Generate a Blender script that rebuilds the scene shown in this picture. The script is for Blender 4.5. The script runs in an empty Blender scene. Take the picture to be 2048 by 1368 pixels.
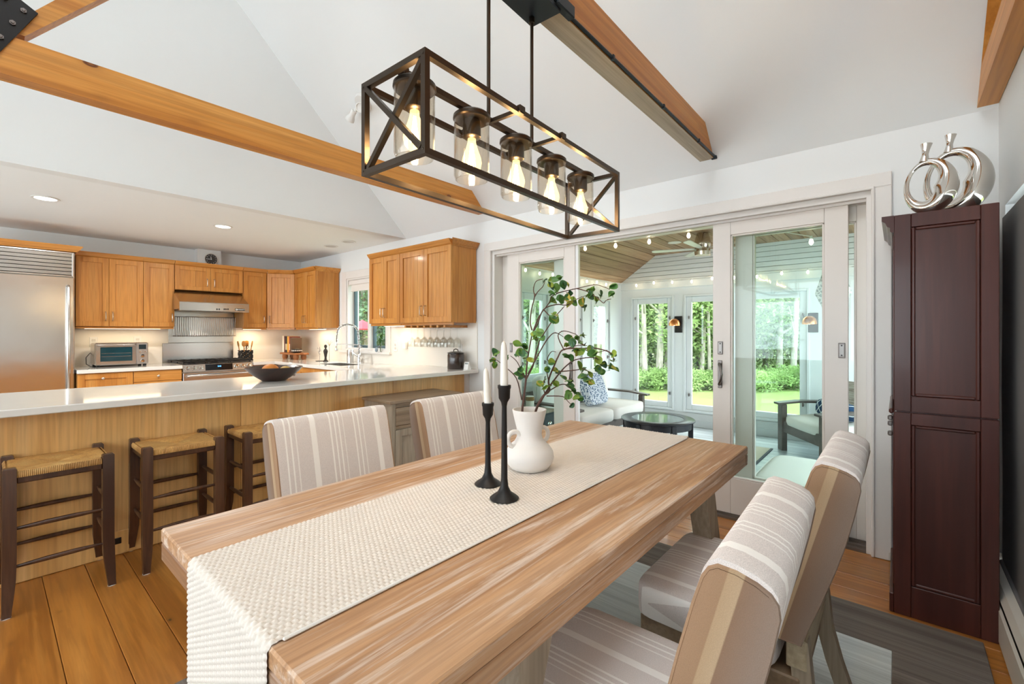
import bpy, bmesh, math, random
import numpy as np
from mathutils import Vector, Matrix, noise as mnoise
random.seed(7); rng = np.random.default_rng(7)
PI = math.pi; R = math.radians
scn = bpy.context.scene; COL = scn.collection
# ---------------------------------------------------------------- camera, sky, exposure
T40 = R(40.54); EYE = 1.25; FPX = 901.5
cam = bpy.data.cameras.new('camera'); cam_o = bpy.data.objects.new('camera', cam); COL.objects.link(cam_o)
cam_o.location = (0, 0, EYE); cam_o.rotation_euler = (R(90), 0, T40)
cam.sensor_width = 36; cam.lens = 36*FPX/2048; cam.shift_y = -18/2048; cam.clip_start = .02; cam.clip_end = 200
scn.camera = cam_o
wd = bpy.data.worlds.new('overcast_sky'); scn.world = wd; wd.use_nodes = True
_bg = wd.node_tree.nodes['Background']; _bg.inputs[0].default_value = (.86, .95, 1, 1); _bg.inputs[1].default_value = 3.6
vs = scn.view_settings; vs.view_transform = 'Standard'; vs.look = 'None'; vs.gamma = 1; vs.use_curve_mapping = False
vs.exposure = 1.12
cy = scn.cycles; cy.max_bounces = 9; cy.diffuse_bounces = 5; cy.glossy_bounces = 4; cy.transmission_bounces = 6
cy.transparent_max_bounces = 16; cy.caustics_reflective = False; cy.caustics_refractive = False; cy.sample_clamp_indirect = 4
cy.use_denoising = True
sun = bpy.data.lights.new('hazy_sun', 'SUN'); sun.energy = 2.2; sun.angle = R(40); sun.color = (1, .96, .88)
sun_o = bpy.data.objects.new('hazy_sun', sun); COL.objects.link(sun_o); sun_o.rotation_euler = (R(-40), 0, R(-14))
def lamp(name, kind, loc, watts, color, size=.05, rot=None, size_y=None, spot=None):
    l = bpy.data.lights.new(name, kind); l.energy = watts; l.color = color
    if kind == 'AREA':
        l.size = size
        if size_y: l.shape = 'RECTANGLE'; l.size_y = size_y
    else: l.shadow_soft_size = size
    if spot: l.spot_size = spot; l.spot_blend = .8
    o = bpy.data.objects.new(name, l); COL.objects.link(o); o.location = loc
    if rot: o.rotation_euler = rot
    return o
# ---------------------------------------------------------------- colour and materials
def C(r, g, b):
    f = lambda c: (c/255/12.92 if c <= 10 else ((c/255+.055)/1.055)**2.4)
    return (f(r), f(g), f(b), 1)
class NT:
    def __init__(s, name):
        s.m = bpy.data.materials.new(name); s.m.use_nodes = True; s.t = s.m.node_tree; s.n = s.t.nodes
        s.p = s.n['Principled BSDF']; s.out = s.n['Material Output']
    def N(s, typ, **kw):
        n = s.n.new(typ)
        for k, v in kw.items():
            if k[0] == '_': n.inputs[k[1:].replace('_', ' ')].default_value = v
            else: setattr(n, k, v)
        return n
    def L(s, a, b): s.t.links.new(a, b)
    def math(s, op, a, b=None, c=None):
        n = s.N('ShaderNodeMath', operation=op)
        for i, x in enumerate((a, b, c)):
            if x is None: continue
            if hasattr(x, 'links'): s.L(x, n.inputs[i])
            else: n.inputs[i].default_value = x
        return n.outputs[0]
    def mix(s, f, a, b, mode='MIX'):
        n = s.N('ShaderNodeMix', data_type='RGBA', blend_type=mode)
        for i, x in ((0, f), (6, a), (7, b)):
            if hasattr(x, 'links'): s.L(x, n.inputs[i])
            else: n.inputs[i].default_value = x
        return n.outputs[2]
    def ramp(s, fac, stops, interp='LINEAR'):
        n = s.N('ShaderNodeValToRGB'); cr = n.color_ramp; cr.interpolation = interp
        while len(cr.elements) < len(stops): cr.elements.new(.5)
        for e, (p, c) in zip(cr.elements, stops):
            e.position = p; e.color = c if hasattr(c, '__len__') else (c, c, c, 1)
        s.L(fac, n.inputs[0]); return n.outputs[0]
    def coords(s, scale=(1, 1, 1), rnd=True, rot=(0, 0, 0)):
        tc = s.N('ShaderNodeTexCoord'); mp = s.N('ShaderNodeMapping'); s.L(tc.outputs['Object'], mp.inputs[0])
        mp.inputs['Scale'].default_value = scale; mp.inputs['Rotation'].default_value = rot
        if rnd:
            oi = s.N('ShaderNodeObjectInfo'); mm = s.N('ShaderNodeVectorMath', operation='SCALE')
            mm.inputs[0].default_value = (37, 53, 71); s.L(oi.outputs['Random'], mm.inputs[3])
            s.L(mm.outputs[0], mp.inputs['Location'])
        return mp.outputs[0]
    def noise(s, vec, scale=1, detail=4, dist=0, rough=.5):
        n = s.N('ShaderNodeTexNoise'); n.inputs['Scale'].default_value = scale; n.inputs['Detail'].default_value = detail
        n.inputs['Distortion'].default_value = dist; n.inputs['Roughness'].default_value = rough; s.L(vec, n.inputs['Vector']); return n.outputs[0]
    def bump(s, h, strength=.3, dist=.002):
        b = s.N('ShaderNodeBump'); b.inputs['Strength'].default_value = strength; b.inputs['Distance'].default_value = dist
        s.L(h, b.inputs['Height']); s.L(b.outputs[0], s.p.inputs['Normal'])
    def set(s, rough=.5, metal=0, spec=.5, coat=0, coat_r=.1):
        p = s.p.inputs; p['Roughness'].default_value = rough; p['Metallic'].default_value = metal
        p['Specular IOR Level'].default_value = spec; p['Coat Weight'].default_value = coat; p['Coat Roughness'].default_value = coat_r; return s
    def rnd(s, col, amt):
        oi = s.N('ShaderNodeObjectInfo'); v = s.math('MULTIPLY_ADD', oi.outputs['Random'], 2*amt, 1-amt)
        h = s.N('ShaderNodeHueSaturation'); s.L(v, h.inputs['Value']); s.L(col, h.inputs['Color']); return h.outputs[0]
def plain(name, c, rough=.5, metal=0, var=.06, vs=(4, 4, 4), spec=.5, bump=0, bs=200, coat=0, rnd=0):
    """a colour with a little procedural unevenness"""
    t = NT(name).set(rough, metal, spec, coat); v = t.coords(vs)
    n = t.noise(v, 1, 3); c2 = tuple(x*(1-var) for x in c[:3])+(1,)
    col = t.mix(n, c, c2)
    if rnd: col = t.rnd(col, rnd)
    t.L(col, t.p.inputs['Base Color'])
    if bump: t.bump(t.noise(t.coords((bs,)*3), 1, 2), bump, .001)
    return t.m
def wood(name, cols, axis=2, fine=60, stretch=.05, rough=.4, knots=0, kcol=None, rnd=.08, coat=0, dist=1.2, broad=7, bump=.08, streak=None, kstretch=.5):
    t = NT(name).set(rough, 0, .4, coat); sc = [1, 1, 1]; sc[axis] = stretch
    v = t.coords([broad*x for x in sc]); n1 = t.noise(v, 1, 5, dist, .55)
    w = t.math('FRACT', t.math('MULTIPLY', n1, 5)); w = t.math('ABSOLUTE', t.math('MULTIPLY_ADD', w, 2, -1))
    f = t.noise(t.coords([fine*x for x in sc]), 1, 3, .2)
    k = len(cols)-1
    col = t.ramp(n1, [(.3+.4*i/k, c) for i, c in enumerate(cols)])
    col = t.mix(t.math('MULTIPLY', w, .22), col, tuple(x*.62 for x in cols[0][:3])+(1,))
    col = t.mix(t.math('MULTIPLY', t.ramp(f, [(.35, 1), (.6, 0)]), .35), col, tuple(x*.6 for x in cols[0][:3])+(1,))
    if streak:
        s2 = t.ramp(t.noise(t.coords([34*x if i != axis else 1.6 for i, x in enumerate(sc)]), 1, 6, .5, .7), [(.5, 0), (.66, 1)])
        col = t.mix(t.math('MULTIPLY', s2, .8), col, streak)
    if knots:
        ks = [knots]*3; ks[axis] *= kstretch
        vo = t.N('ShaderNodeTexVoronoi'); vo.inputs['Scale'].default_value = 1; vo.inputs['Randomness'].default_value = 1
        wob = t.noise(t.coords((14, 14, 14)), 1, 2)
        t.L(t.coords(ks), vo.inputs['Vector'])
        d = t.math('MULTIPLY_ADD', wob, .022, vo.outputs['Distance'])
        sz = t.N('ShaderNodeSeparateColor'); t.L(vo.outputs['Color'], sz.inputs[0])
        d = t.math('DIVIDE', d, t.math('MAXIMUM', t.math('MULTIPLY_ADD', sz.outputs[0], 1.5, -.4), .06))
        kk = kcol or tuple(x*.16 for x in cols[0][:3])+(1,)
        col = t.mix(t.ramp(d, [(.0, .6), (.05, .75), (.075, 1), (.095, .9), (.112, .25), (.2, .06), (.3, 0)]), col, kk)
    if rnd: col = t.rnd(col, rnd)
    t.L(col, t.p.inputs['Base Color'])
    if bump: t.bump(f, bump, .001)
    return t.m
def metal(name, c, rough=.25, axis=None, brushed=0):
    t = NT(name).set(rough, 1)
    sc = [3, 3, 3]
    if axis is not None: sc = [400]*3; sc[axis] = 2
    n = t.noise(t.coords(sc), 1, 3)
    t.L(t.mix(t.math('MULTIPLY', n, .18), c, tuple(x*.8 for x in c[:3])+(1,)), t.p.inputs['Base Color'])
    t.L(t.math('MULTIPLY_ADD', n, .06, rough-.03), t.p.inputs['Roughness'])
    if brushed: t.bump(t.noise(t.coords((1.5, 2.2, 3.2)), 1, 2), brushed, .02)
    return t.m
def glass(name, tint=(.93, .98, .96, 1), rough=0, refl=1.0):
    t = NT(name); t.n.remove(t.p)
    tr = t.N('ShaderNodeBsdfTransparent'); tr.inputs[0].default_value = tint
    gl = t.N('ShaderNodeBsdfGlossy'); gl.inputs['Roughness'].default_value = rough
    lw = t.N('ShaderNodeLayerWeight'); f5 = t.math('MULTIPLY_ADD', t.math('POWER', lw.outputs['Facing'], 4), .8, .04)
    mx = t.N('ShaderNodeMixShader'); t.L(t.math('MULTIPLY', f5, refl), mx.inputs[0]); t.L(tr.outputs[0], mx.inputs[1]); t.L(gl.outputs[0], mx.inputs[2])
    t.L(mx.outputs[0], t.out.inputs[0]); return t.m
def emit(name, c, strength, see=0):
    t = NT(name); t.n.remove(t.p); e = t.N('ShaderNodeEmission'); e.inputs[0].default_value = c; e.inputs[1].default_value = strength
    if see:
        tr = t.N('ShaderNodeBsdfTransparent'); mx = t.N('ShaderNodeMixShader'); mx.inputs[0].default_value = see
        t.L(e.outputs[0], mx.inputs[1]); t.L(tr.outputs[0], mx.inputs[2]); t.L(mx.outputs[0], t.out.inputs[0])
    else: t.L(e.outputs[0], t.out.inputs[0])
    return t.m
def stripes(name, base, light, period=.27, axis=1, dark=1.0):
    """woven linen with grouped stripes across one axis"""
    t = NT(name).set(.95, 0, .1); tc = t.N('ShaderNodeTexCoord'); sp = t.N('ShaderNodeSeparateXYZ'); t.L(tc.outputs['Object'], sp.inputs[0])
    x = t.math('FRACT', t.math('MULTIPLY_ADD', sp.outputs[axis], 1/period, .77))
    st = [(0, 0)]
    def band(a, b, k=1): st.extend([(a, k), (b, 0)])
    band(.03, .05); band(.10, .12); band(.17, .185, .8); band(.38, .46); band(.66, .68); band(.73, .75); band(.79, .81); band(.86, .875, .8)
    w = t.ramp(x, st, 'CONSTANT')
    n = t.noise(t.coords((700, 700, 700), False), 1, 2); m = t.noise(t.coords((3, 3, 3), False), 1, 3)
    b2 = t.mix(t.ramp(n, [(.4, 0), (.6, 1)]), base, tuple(c*.8*dark for c in base[:3])+(1,))
    col = t.mix(t.math('MULTIPLY', w, .85), b2, light); t.L(col, t.p.inputs['Base Color'])
    t.bump(n, .25, .001); t.p.inputs['Sheen Weight'].default_value = .15; return t.m
# ---------------------------------------------------------------- mesh builder
class MB:
    def __init__(s): s.v = []; s.f = []
    def add(s, vs_, fs, M=None):
        o = len(s.v); s.v += [tuple(M @ Vector(p)) if M else tuple(p) for p in vs_]
        s.f += [tuple(i+o for i in f) for f in fs]; return s
    def box(s, x0, y0, z0, x1, y1, z1, c=0, M=None):
        x0, x1 = min(x0, x1), max(x0, x1); y0, y1 = min(y0, y1), max(y0, y1); z0, z1 = min(z0, z1), max(z0, z1)
        if c <= 0:
            return s.add([(x, y, z) for x in (x0, x1) for y in (y0, y1) for z in (z0, z1)],
                         [(0, 1, 3, 2), (4, 6, 7, 5), (0, 4, 5, 1), (2, 3, 7, 6), (0, 2, 6, 4), (1, 5, 7, 3)], M)
        c = min(c, (x1-x0)*.49, (y1-y0)*.49, (z1-z0)*.49); X = (x0, x1); Y = (y0, y1); Z = (z0, z1); vs_ = []; ix = {}
        for i in (0, 1):
            for j in (0, 1):
                for k in (0, 1):
                    p = (X[i], Y[j], Z[k]); d = (c*(1-2*i), c*(1-2*j), c*(1-2*k))
                    for a in range(3):
                        q = [p[b]+(d[b] if b != a else 0) for b in range(3)]; ix[i, j, k, a] = len(vs_); vs_.append(q)
        F = []
        for a in range(3):
            b, c_ = [x for x in range(3) if x != a]
            for e in (0, 1):
                q = []
                for (m, n) in ((0, 0), (1, 0), (1, 1), (0, 1)):
                    t = [0, 0, 0]; t[a] = e; t[b] = m; t[c_] = n; q.append(ix[(*t, a)])
                F.append(q)
            for m in (0, 1):
                for n in (0, 1):
                    q = []
                    for e, ax in ((0, b), (1, b), (1, c_), (0, c_)):
                        t = [0, 0, 0]; t[a] = e; t[b] = m; t[c_] = n; q.append(ix[(*t, ax)])
                    F.append(q)
        for i in (0, 1):
            for j in (0, 1):
                for k in (0, 1): F.append([ix[i, j, k, a] for a in range(3)])
        return s.add(vs_, F, M)
    def prism(s, poly, axis, a, b, M=None):
        n = len(poly); put = {'x': lambda p, h: (h, p[0], p[1]), 'y': lambda p, h: (p[0], h, p[1]), 'z': lambda p, h: (p[0], p[1], h)}[axis]
        return s.add([put(p, a) for p in poly]+[put(p, b) for p in poly],
                     [tuple(range(n)), tuple(range(2*n-1, n-1, -1))]+[(i, (i+1) % n, n+(i+1) % n, n+i) for i in range(n)], M)
    def tube(s, path, r, n=8, M=None, cap=True, closed=False):
        P = [Vector(p) for p in path]; m = len(P); rr = r if hasattr(r, '__len__') else [r]*m
        tan = [(P[(i+1) % m]-P[i-1]) if closed else (P[min(i+1, m-1)]-P[max(i-1, 0)]) for i in range(m)]
        tan = [t.normalized() if t.length > 1e-9 else Vector((0, 0, 1)) for t in tan]
        u = tan[0].orthogonal().normalized(); vs_ = []
        for i in range(m):
            if i:
                u = u-tan[i]*u.dot(tan[i])
                u = u.normalized() if u.length > 1e-6 else tan[i].orthogonal().normalized()
            w = tan[i].cross(u)
            vs_ += [P[i]+(u*math.cos(2*PI*k/n)+w*math.sin(2*PI*k/n))*rr[i] for k in range(n)]
        F = [(i*n+k, i*n+(k+1) % n, ((i+1) % m)*n+(k+1) % n, ((i+1) % m)*n+k) for i in range(m if closed else m-1) for k in range(n)]
        if cap and not closed: F += [tuple(range(n-1, -1, -1)), tuple((m-1)*n+k for k in range(n))]
        return s.add(vs_, F, M)
    def lathe(s, prof, c=(0, 0, 0), n=24, M=None):
        vs_ = []; F = []; rows = []
        for r, z in prof:
            if r < 1e-6: rows.append([len(vs_)]); vs_.append((c[0], c[1], c[2]+z))
            else:
                rows.append(list(range(len(vs_), len(vs_)+n)))
                vs_ += [(c[0]+r*math.cos(2*PI*k/n), c[1]+r*math.sin(2*PI*k/n), c[2]+z) for k in range(n)]
        for a, b in zip(rows, rows[1:]):
            for k in range(n):
                q = [a[k % len(a)], a[(k+1) % len(a)], b[(k+1) % len(b)], b[k % len(b)]]
                q = [x for i, x in enumerate(q) if x not in q[:i]]
                if len(q) > 2: F.append(q)
        return s.add(vs_, F, M)
    def grid(s, fn, nu, nv, M=None):
        return s.add([fn(i/nu, j/nv) for i in range(nu+1) for j in range(nv+1)],
                     [(i*(nv+1)+j, (i+1)*(nv+1)+j, (i+1)*(nv+1)+j+1, i*(nv+1)+j+1) for i in range(nu) for j in range(nv)], M)
    def puff(s, c, h, p=.35, n=10, bulge=1.0, M=None):
        """a rounded cushion block: superellipsoid with half sizes h"""
        vs_ = []; F = []; m = 2*n
        sg = lambda x, e: math.copysign(abs(x)**e, x)
        for i in range(n+1):
            la = -PI/2+PI*i/n
            for k in range(m):
                lo = 2*PI*k/m
                vs_.append((c[0]+h[0]*sg(math.cos(la), p)*sg(math.cos(lo), p), c[1]+h[1]*sg(math.cos(la), p)*sg(math.sin(lo), p), c[2]+h[2]*sg(math.sin(la), p*bulge)))
        for i in range(n):
            for k in range(m): F.append((i*m+k, i*m+(k+1) % m, (i+1)*m+(k+1) % m, (i+1)*m+k))
        return s.add(vs_, F, M)
OFF = {}
def base(n): return n.split('.')[0]
def mesh_of(mb, name, smooth=None, off=(0, 0, 0)):
    me = bpy.data.meshes.new(name); o = Vector(off)
    me.from_pydata([Vector(p)-o for p in mb.v], [], mb.f); me.validate()
    bm = bmesh.new(); bm.from_mesh(me); bmesh.ops.remove_doubles(bm, verts=bm.verts, dist=1e-6)
    bmesh.ops.recalc_face_normals(bm, faces=bm.faces); bm.to_mesh(me); bm.free()
    if smooth:
        me.polygons.foreach_set('use_smooth', [True]*len(me.polygons)); me.set_sharp_from_angle(angle=R(smooth))
    return me
def B(mb, name, mat, parent=None, smooth=None, world=True, kind=None, label=None):
    """link one mesh object; mb is in world coordinates unless world=False"""
    off = OFF.get(parent.name, Vector()) if parent and world else Vector()
    o = bpy.data.objects.new(name, mesh_of(mb, name, smooth, off)); COL.objects.link(o); o.data.materials.append(mat)
    if parent: o.parent = parent; OFF[o.name] = OFF.get(parent.name, Vector())
    if kind: o['kind'] = kind
    if label: o['label'] = label
    return o
def T(name, label, cat, loc=(0, 0, 0), rz=0, group=None):
    o = bpy.data.objects.new(name, None); COL.objects.link(o); o.location = loc; o.rotation_euler = (0, 0, rz); o.empty_display_size = .1
    o['label'] = label; o['category'] = cat; OFF[o.name] = Vector(loc)
    if group: o['group'] = group
    return o
def tag(o, label, cat, group=None):
    o['label'] = label; o['category'] = cat
    if group: o['group'] = group
    return o
def solo(mb, name, mat, label, cat, loc, smooth=None, group=None):
    """a thing that is one mesh, its origin at loc"""
    o = bpy.data.objects.new(name, mesh_of(mb, name, smooth, loc)); COL.objects.link(o); o.data.materials.append(mat); o.location = loc
    OFF[o.name] = Vector(loc); return tag(o, label, cat, group)
def copy_of(root, loc, rz=None, label=None, group=None):
    r = root.copy(); COL.objects.link(r); r.location = loc; OFF[r.name] = Vector(loc)
    if rz is not None: r.rotation_euler = (0, 0, rz)
    if label: r['label'] = label
    if group: r['group'] = group
    def rec(src, dst):
        for ch in src.children:
            d = ch.copy(); COL.objects.link(d); d.parent = dst; rec(ch, d)
    rec(root, r); return r
def twin(o, loc=None, M=None, parent=None):
    c = o.copy(); COL.objects.link(c)
    if loc is not None: c.location = loc
    if M is not None: c.matrix_local = M
    if parent: c.parent = parent
    return c
def at(u, v, d):
    """the point seen at pixel (u, v) of the 2048 x 1368 frame, d metres deep"""
    a = (u-1024)/FPX; b = (666-v)/FPX
    return Vector(((-math.sin(T40)+a*math.cos(T40))*d, (math.cos(T40)+a*math.sin(T40))*d, EYE+b*d))
def Mx(loc, rz=0): return Matrix.Translation(loc) @ Matrix.Rotation(rz, 4, 'Z')
def text(body, name, mat, M, size, parent, depth=.0006):
    cu = bpy.data.curves.new(name, 'FONT'); cu.body = body; cu.size = size; cu.extrude = depth; cu.align_x = 'CENTER'; cu.align_y = 'CENTER'
    tmp = bpy.data.objects.new(name, cu); COL.objects.link(tmp); bpy.context.view_layer.update()
    me = bpy.data.meshes.new_from_object(tmp.evaluated_get(bpy.context.evaluated_depsgraph_get()))
    bpy.data.objects.remove(tmp); me.transform(Matrix.Translation(-OFF.get(parent.name, Vector())) @ M)
    o = bpy.data.objects.new(name, me); COL.objects.link(o); me.materials.clear(); me.materials.append(mat); o.parent = parent; return o
# ---------------------------------------------------------------- palette
WHITE = plain('wall_paint', C(228, 229, 228), .7, var=.02, spec=.2)
CEILP = plain('ceiling_paint', C(236, 238, 238), .8, var=.015, spec=.2)
TRIM = plain('trim_paint', C(226, 221, 216), .45, var=.03)
DOORP = plain('door_paint', C(226, 219, 212), .4, var=.03)
SUNW = plain('sunroom_paint', C(226, 230, 231), .5, var=.02)
CAB = wood('cabinet_wood', [C(182, 116, 48), C(201, 137, 64), C(212, 154, 82)], 2, 90, .05, .42, rnd=.03, coat=.08)
CABY = wood('cabinet_wood_cross', [C(182, 116, 48), C(201, 137, 64), C(212, 154, 82)], 1, 90, .05, .38, rnd=.05, coat=.15)
CABX = wood('cabinet_wood_along', [C(182, 116, 48), C(201, 137, 64), C(210, 151, 78)], 0, 90, .05, .38, rnd=.05, coat=.15)
MAPLE = wood('maple_veneer', [C(210, 158, 92), C(226, 178, 112), C(234, 194, 136)], 2, 70, .04, .35, rnd=.02, coat=.2, dist=.8, broad=5)
PINE = wood('pine_floor', [C(150, 90, 36), C(178, 114, 48), C(192, 130, 62)], 0, 60, .06, .3, knots=6.5, rnd=.14, coat=.3, broad=9, kstretch=.55, kcol=C(62, 36, 18))
BEAM = wood('pine_beam', [C(186, 116, 46), C(208, 142, 66), C(218, 158, 84)], 1, 60, .03, .4, knots=6.5, rnd=.05, broad=8, kstretch=.5, kcol=C(92, 46, 20))
BEAMZ = wood('pine_infill', [C(178, 112, 48), C(196, 132, 66), C(206, 146, 80)], 1, 60, .04, .45, knots=2.5, rnd=.15)
OAK = wood('limed_oak', [C(166, 118, 80), C(196, 152, 112), C(212, 174, 140)], 1, 130, .035, .44, rnd=.03, coat=0, dist=2.2, broad=9, streak=C(226, 210, 196), bump=.15)
GREYOAK = wood('weathered_oak', [C(140, 124, 104), C(166, 150, 130), C(184, 170, 150)], 2, 90, .05, .5, rnd=.05, broad=8)
GREYOAKY = wood('weathered_oak_along', [C(128, 104, 80), C(150, 126, 100), C(170, 150, 126)], 1, 90, .05, .42, rnd=.05, broad=8)
WALNUT = wood('dark_stool_wood', [C(58, 34, 22), C(84, 54, 36), C(98, 66, 46)], 2, 80, .06, .35, rnd=.06, coat=.2)
CHERRY = wood('dark_cherry', [C(66, 31, 26), C(80, 40, 33), C(92, 49, 40)], 2, 40, .06, .35, rnd=.02, coat=.12, dist=.6, broad=4)
DARKW = wood('sunroom_furniture_wood', [C(70, 62, 58), C(92, 82, 76), C(104, 94, 88)], 0, 80, .06, .45, rnd=.06)
BLACKW = plain('black_table_paint', C(38, 42, 48), .3, var=.1)
ROOFW = wood('sunroom_ceiling_wood', [C(138, 104, 76), C(172, 138, 106), C(196, 168, 140)], 1, 60, .04, .5, knots=7, rnd=.2, broad=10, kstretch=.5)
DECK = wood('grey_deck_boards', [C(168, 176, 180), C(186, 194, 198), C(200, 206, 208)], 0, 60, .04, .3, rnd=.07)
QUARTZ = plain('white_quartz', C(224, 220, 213), .07, var=.05, vs=(9, 9, 9), coat=0)
SPLASH = plain('backsplash_white', C(232, 226, 216), .2, var=.02)
STEEL = metal('brushed_steel', (.62, .6, .57, 1), .24, 1)
FRSTEEL = metal('fridge_steel', (.66, .64, .61, 1), .2, None, .12)
CHROME = metal('chrome', (.8, .8, .8, 1), .06)
SILVER = metal('polished_nickel', (.72, .69, .65, 1), .08)
PEWTER = metal('pewter_hardware', (.2, .18, .17, 1), .4)
NICKEL = metal('cabinet_pull_metal', (.5, .42, .34, 1), .3)
BLACKM = plain('black_iron', C(30, 28, 28), .45, .4, var=.2)
BRONZE = metal('bronze_frame', (.085, .065, .05, 1), .36)
BLACKP = plain('black_plastic', C(18, 18, 20), .35)
BLUEBLK = plain('blue_black_powdercoat', C(30, 40, 48), .4, .3)
PORC = plain('matte_white_ceramic', C(236, 232, 228), .75, var=.04, bump=.4, bs=180, spec=.25)
WAX = plain('ivory_wax', C(244, 238, 228), .5, var=.03)
DGLASS = glass('door_glass', (.92, .968, .955, 1), 0, .4)
WGLASS = glass('window_glass', (.95, .98, .97, 1))
CGLASS = glass('clear_glass', (.97, .97, .96, 1))
LINEN = stripes('striped_linen', C(232, 222, 217), C(250, 246, 241))
_t = NT('linen_side_shade').set(.95, 0, .1); _tc = _t.N('ShaderNodeTexCoord'); _sp = _t.N('ShaderNodeSeparateXYZ'); _t.L(_tc.outputs['Object'], _sp.inputs[0])  # striped side of the same linen, its brown tone painted in for shade
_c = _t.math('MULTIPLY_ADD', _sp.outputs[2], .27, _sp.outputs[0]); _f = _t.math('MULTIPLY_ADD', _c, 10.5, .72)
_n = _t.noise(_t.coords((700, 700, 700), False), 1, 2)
_t.L(_t.mix(_t.math('MULTIPLY', _n, .45), _t.ramp(_f, [(0, C(150, 130, 116)), (.44, C(148, 118, 96)), (.46, C(196, 168, 136)), (.66, C(192, 162, 128)), (.68, C(170, 136, 106)), (1, C(178, 142, 112))]), C(104, 84, 70)), _t.p.inputs['Base Color']); _t.bump(_n, .3, .001); LINSHADE = _t.m
CREAM = plain('outdoor_cushion', C(226, 224, 218), .9, var=.05, spec=.15, bump=.2, bs=500)
SLATE = plain('roller_shade_cloth', C(112, 109, 108), .8, var=.05, bump=.2, bs=400)
WARM = (1, .72, .4)
# ---------------------------------------------------------------- room shell
W, XR, XL, ZE, BULK = 3.24, .378, -7.15, 2.365, -4.41
def S(name, mb, mat, parent=None, smooth=None):
    return B(mb, name, mat, parent, smooth, kind=None if parent else 'structure')
def atx(u, v, x): p = at(u, v, 1)-Vector((0, 0, EYE)); return p*(x/p.x)+Vector((0, 0, EYE))
# floor: a base slab carrying wide pine planks laid along x
floor = S('floor', MB().box(-7.4, -4, -.2, .6, 3.46, -.022), plain('subfloor', C(90, 60, 36), .6))
shared = {}
yy = -.93
while yy < 3.42:
    x = XR-.004 if random.random() < .5 else XR-.004
    first = random.uniform(.6, 2.2)
    while x > -3.36:
        L = first if x > .3 else random.uniform(1.2, 2.4); x0 = max(x-L, -3.36)
        if x0+3.36 < .3: x0 = -3.36
        B(MB().box(x0+.001, yy+.001, -.022, x-.001, yy+.159, random.uniform(-.0012, 0), .0018), 'plank', PINE, floor); x = x0
    yy += .16
S('floor_kitchen', MB().box(-7.15, -1, -.022, -3.361, 3.24, 0), plain('kitchen_floor', C(222, 216, 208), .5))
# walls
wb = MB()
for b in ((-7.3, 0, -5.76, 2.42), (-5.76, 0, -4.82, 1.03), (-5.76, 2.0, -4.82, 2.42), (-4.82, 0, -3.03, 2.42), (-3.03, 2.06, -.105, 2.42), (-.105, 0, .5, 2.42)):
    wb.box(b[0], W, b[1], b[2], W+.18, b[3])
S('wall_back', wb, WHITE)
S('wall_left', MB().box(XL-.15, -3.2, 0, XL, 3.4, 2.5), WHITE)
S('wall_bulkhead', MB().prism([(-3.2, ZE), (W-.001, ZE), (W-.001, ZE+.02), (-.02, 5.62), (-.3, 5.62), (-3.2, 2.72)], 'x', BULK-.118, BULK), WHITE)
wr = MB()
wr.prism([(-3.2, 0), (1.2, 0), (1.2, 2.3), (1.2, 4.4), (-.02, 5.62), (-3.2, 2.5)], 'x', XR, XR+.14)
wr.prism([(3.06, 0), (3.4, 0), (3.4, 2.36), (1.2, 4.4), (1.2, 1.84), (3.06, 1.84)], 'x', XR, XR+.14)
wr.box(XR, 1.2, 0, XR+.14, 3.06, .16)
S('wall_right', wr, WHITE)
S('ceiling_kitchen', MB().box(-7.3, -3.2, ZE, BULK-.119, 3.4, ZE+.1), CEILP)
S('ceiling', MB().prism([(3.36, 2.24), (-.15, 5.75), (-.3, 5.6), (-.3, 5.8), (-.15, 5.95), (3.36, 2.44)], 'x', BULK-.12, XR+.14), CEILP)
S('wall_front', MB().box(-7.3, -3.34, 0, -7.0, -3.2, 2.46).box(-4.7, -3.34, 0, -4.35, -3.2, 2.46).box(.2, -3.34, 0, .52, -3.2, 2.46).box(-7.0, -3.34, 0, -4.7, -3.2, .6).box(-7.0, -3.34, 2.2, -4.7, -3.2, 2.46).box(-4.35, -3.34, 2.2, .2, -3.2, 2.46).box(-4.35, -3.34, 0, .2, -3.2, .75), WHITE)  # unseen rear wall, its openings sized to let fill light in
S('ceiling_rear_blocker', MB().prism([(-.16, 5.74), (-1.3, 4.6), (-1.3, 4.8), (-.16, 5.94)], 'x', BULK-.12, -2.1), CEILP)  # unseen roof piece added to keep direct sky light off the bulkhead
S('ceiling_rear', MB().prism([(-1.2, 4.7), (-3.34, 2.56), (-3.34, 2.36), (-1.0, 4.7)], 'x', BULK-.12, XR+.14), CEILP)  # unseen rear roof, stopped short of the ridge to admit sky light
# backsplash slabs
S('trim_1', MB().box(XL, .62, .86, XL+.012, W, 1.34), SPLASH)
S('trim_2', MB().box(XL+.012, W-.012, .86, -5.88, W, 1.34).box(-5.88, W-.012, .86, -4.71, W, .99).box(-4.71, W-.012, .86, -3.225, W, 1.36), SPLASH)
# duct chase on the range wall
S('trim_3', MB().box(XL, 1.823, 2.12, -7.02, 2.095, ZE), WHITE)
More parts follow.
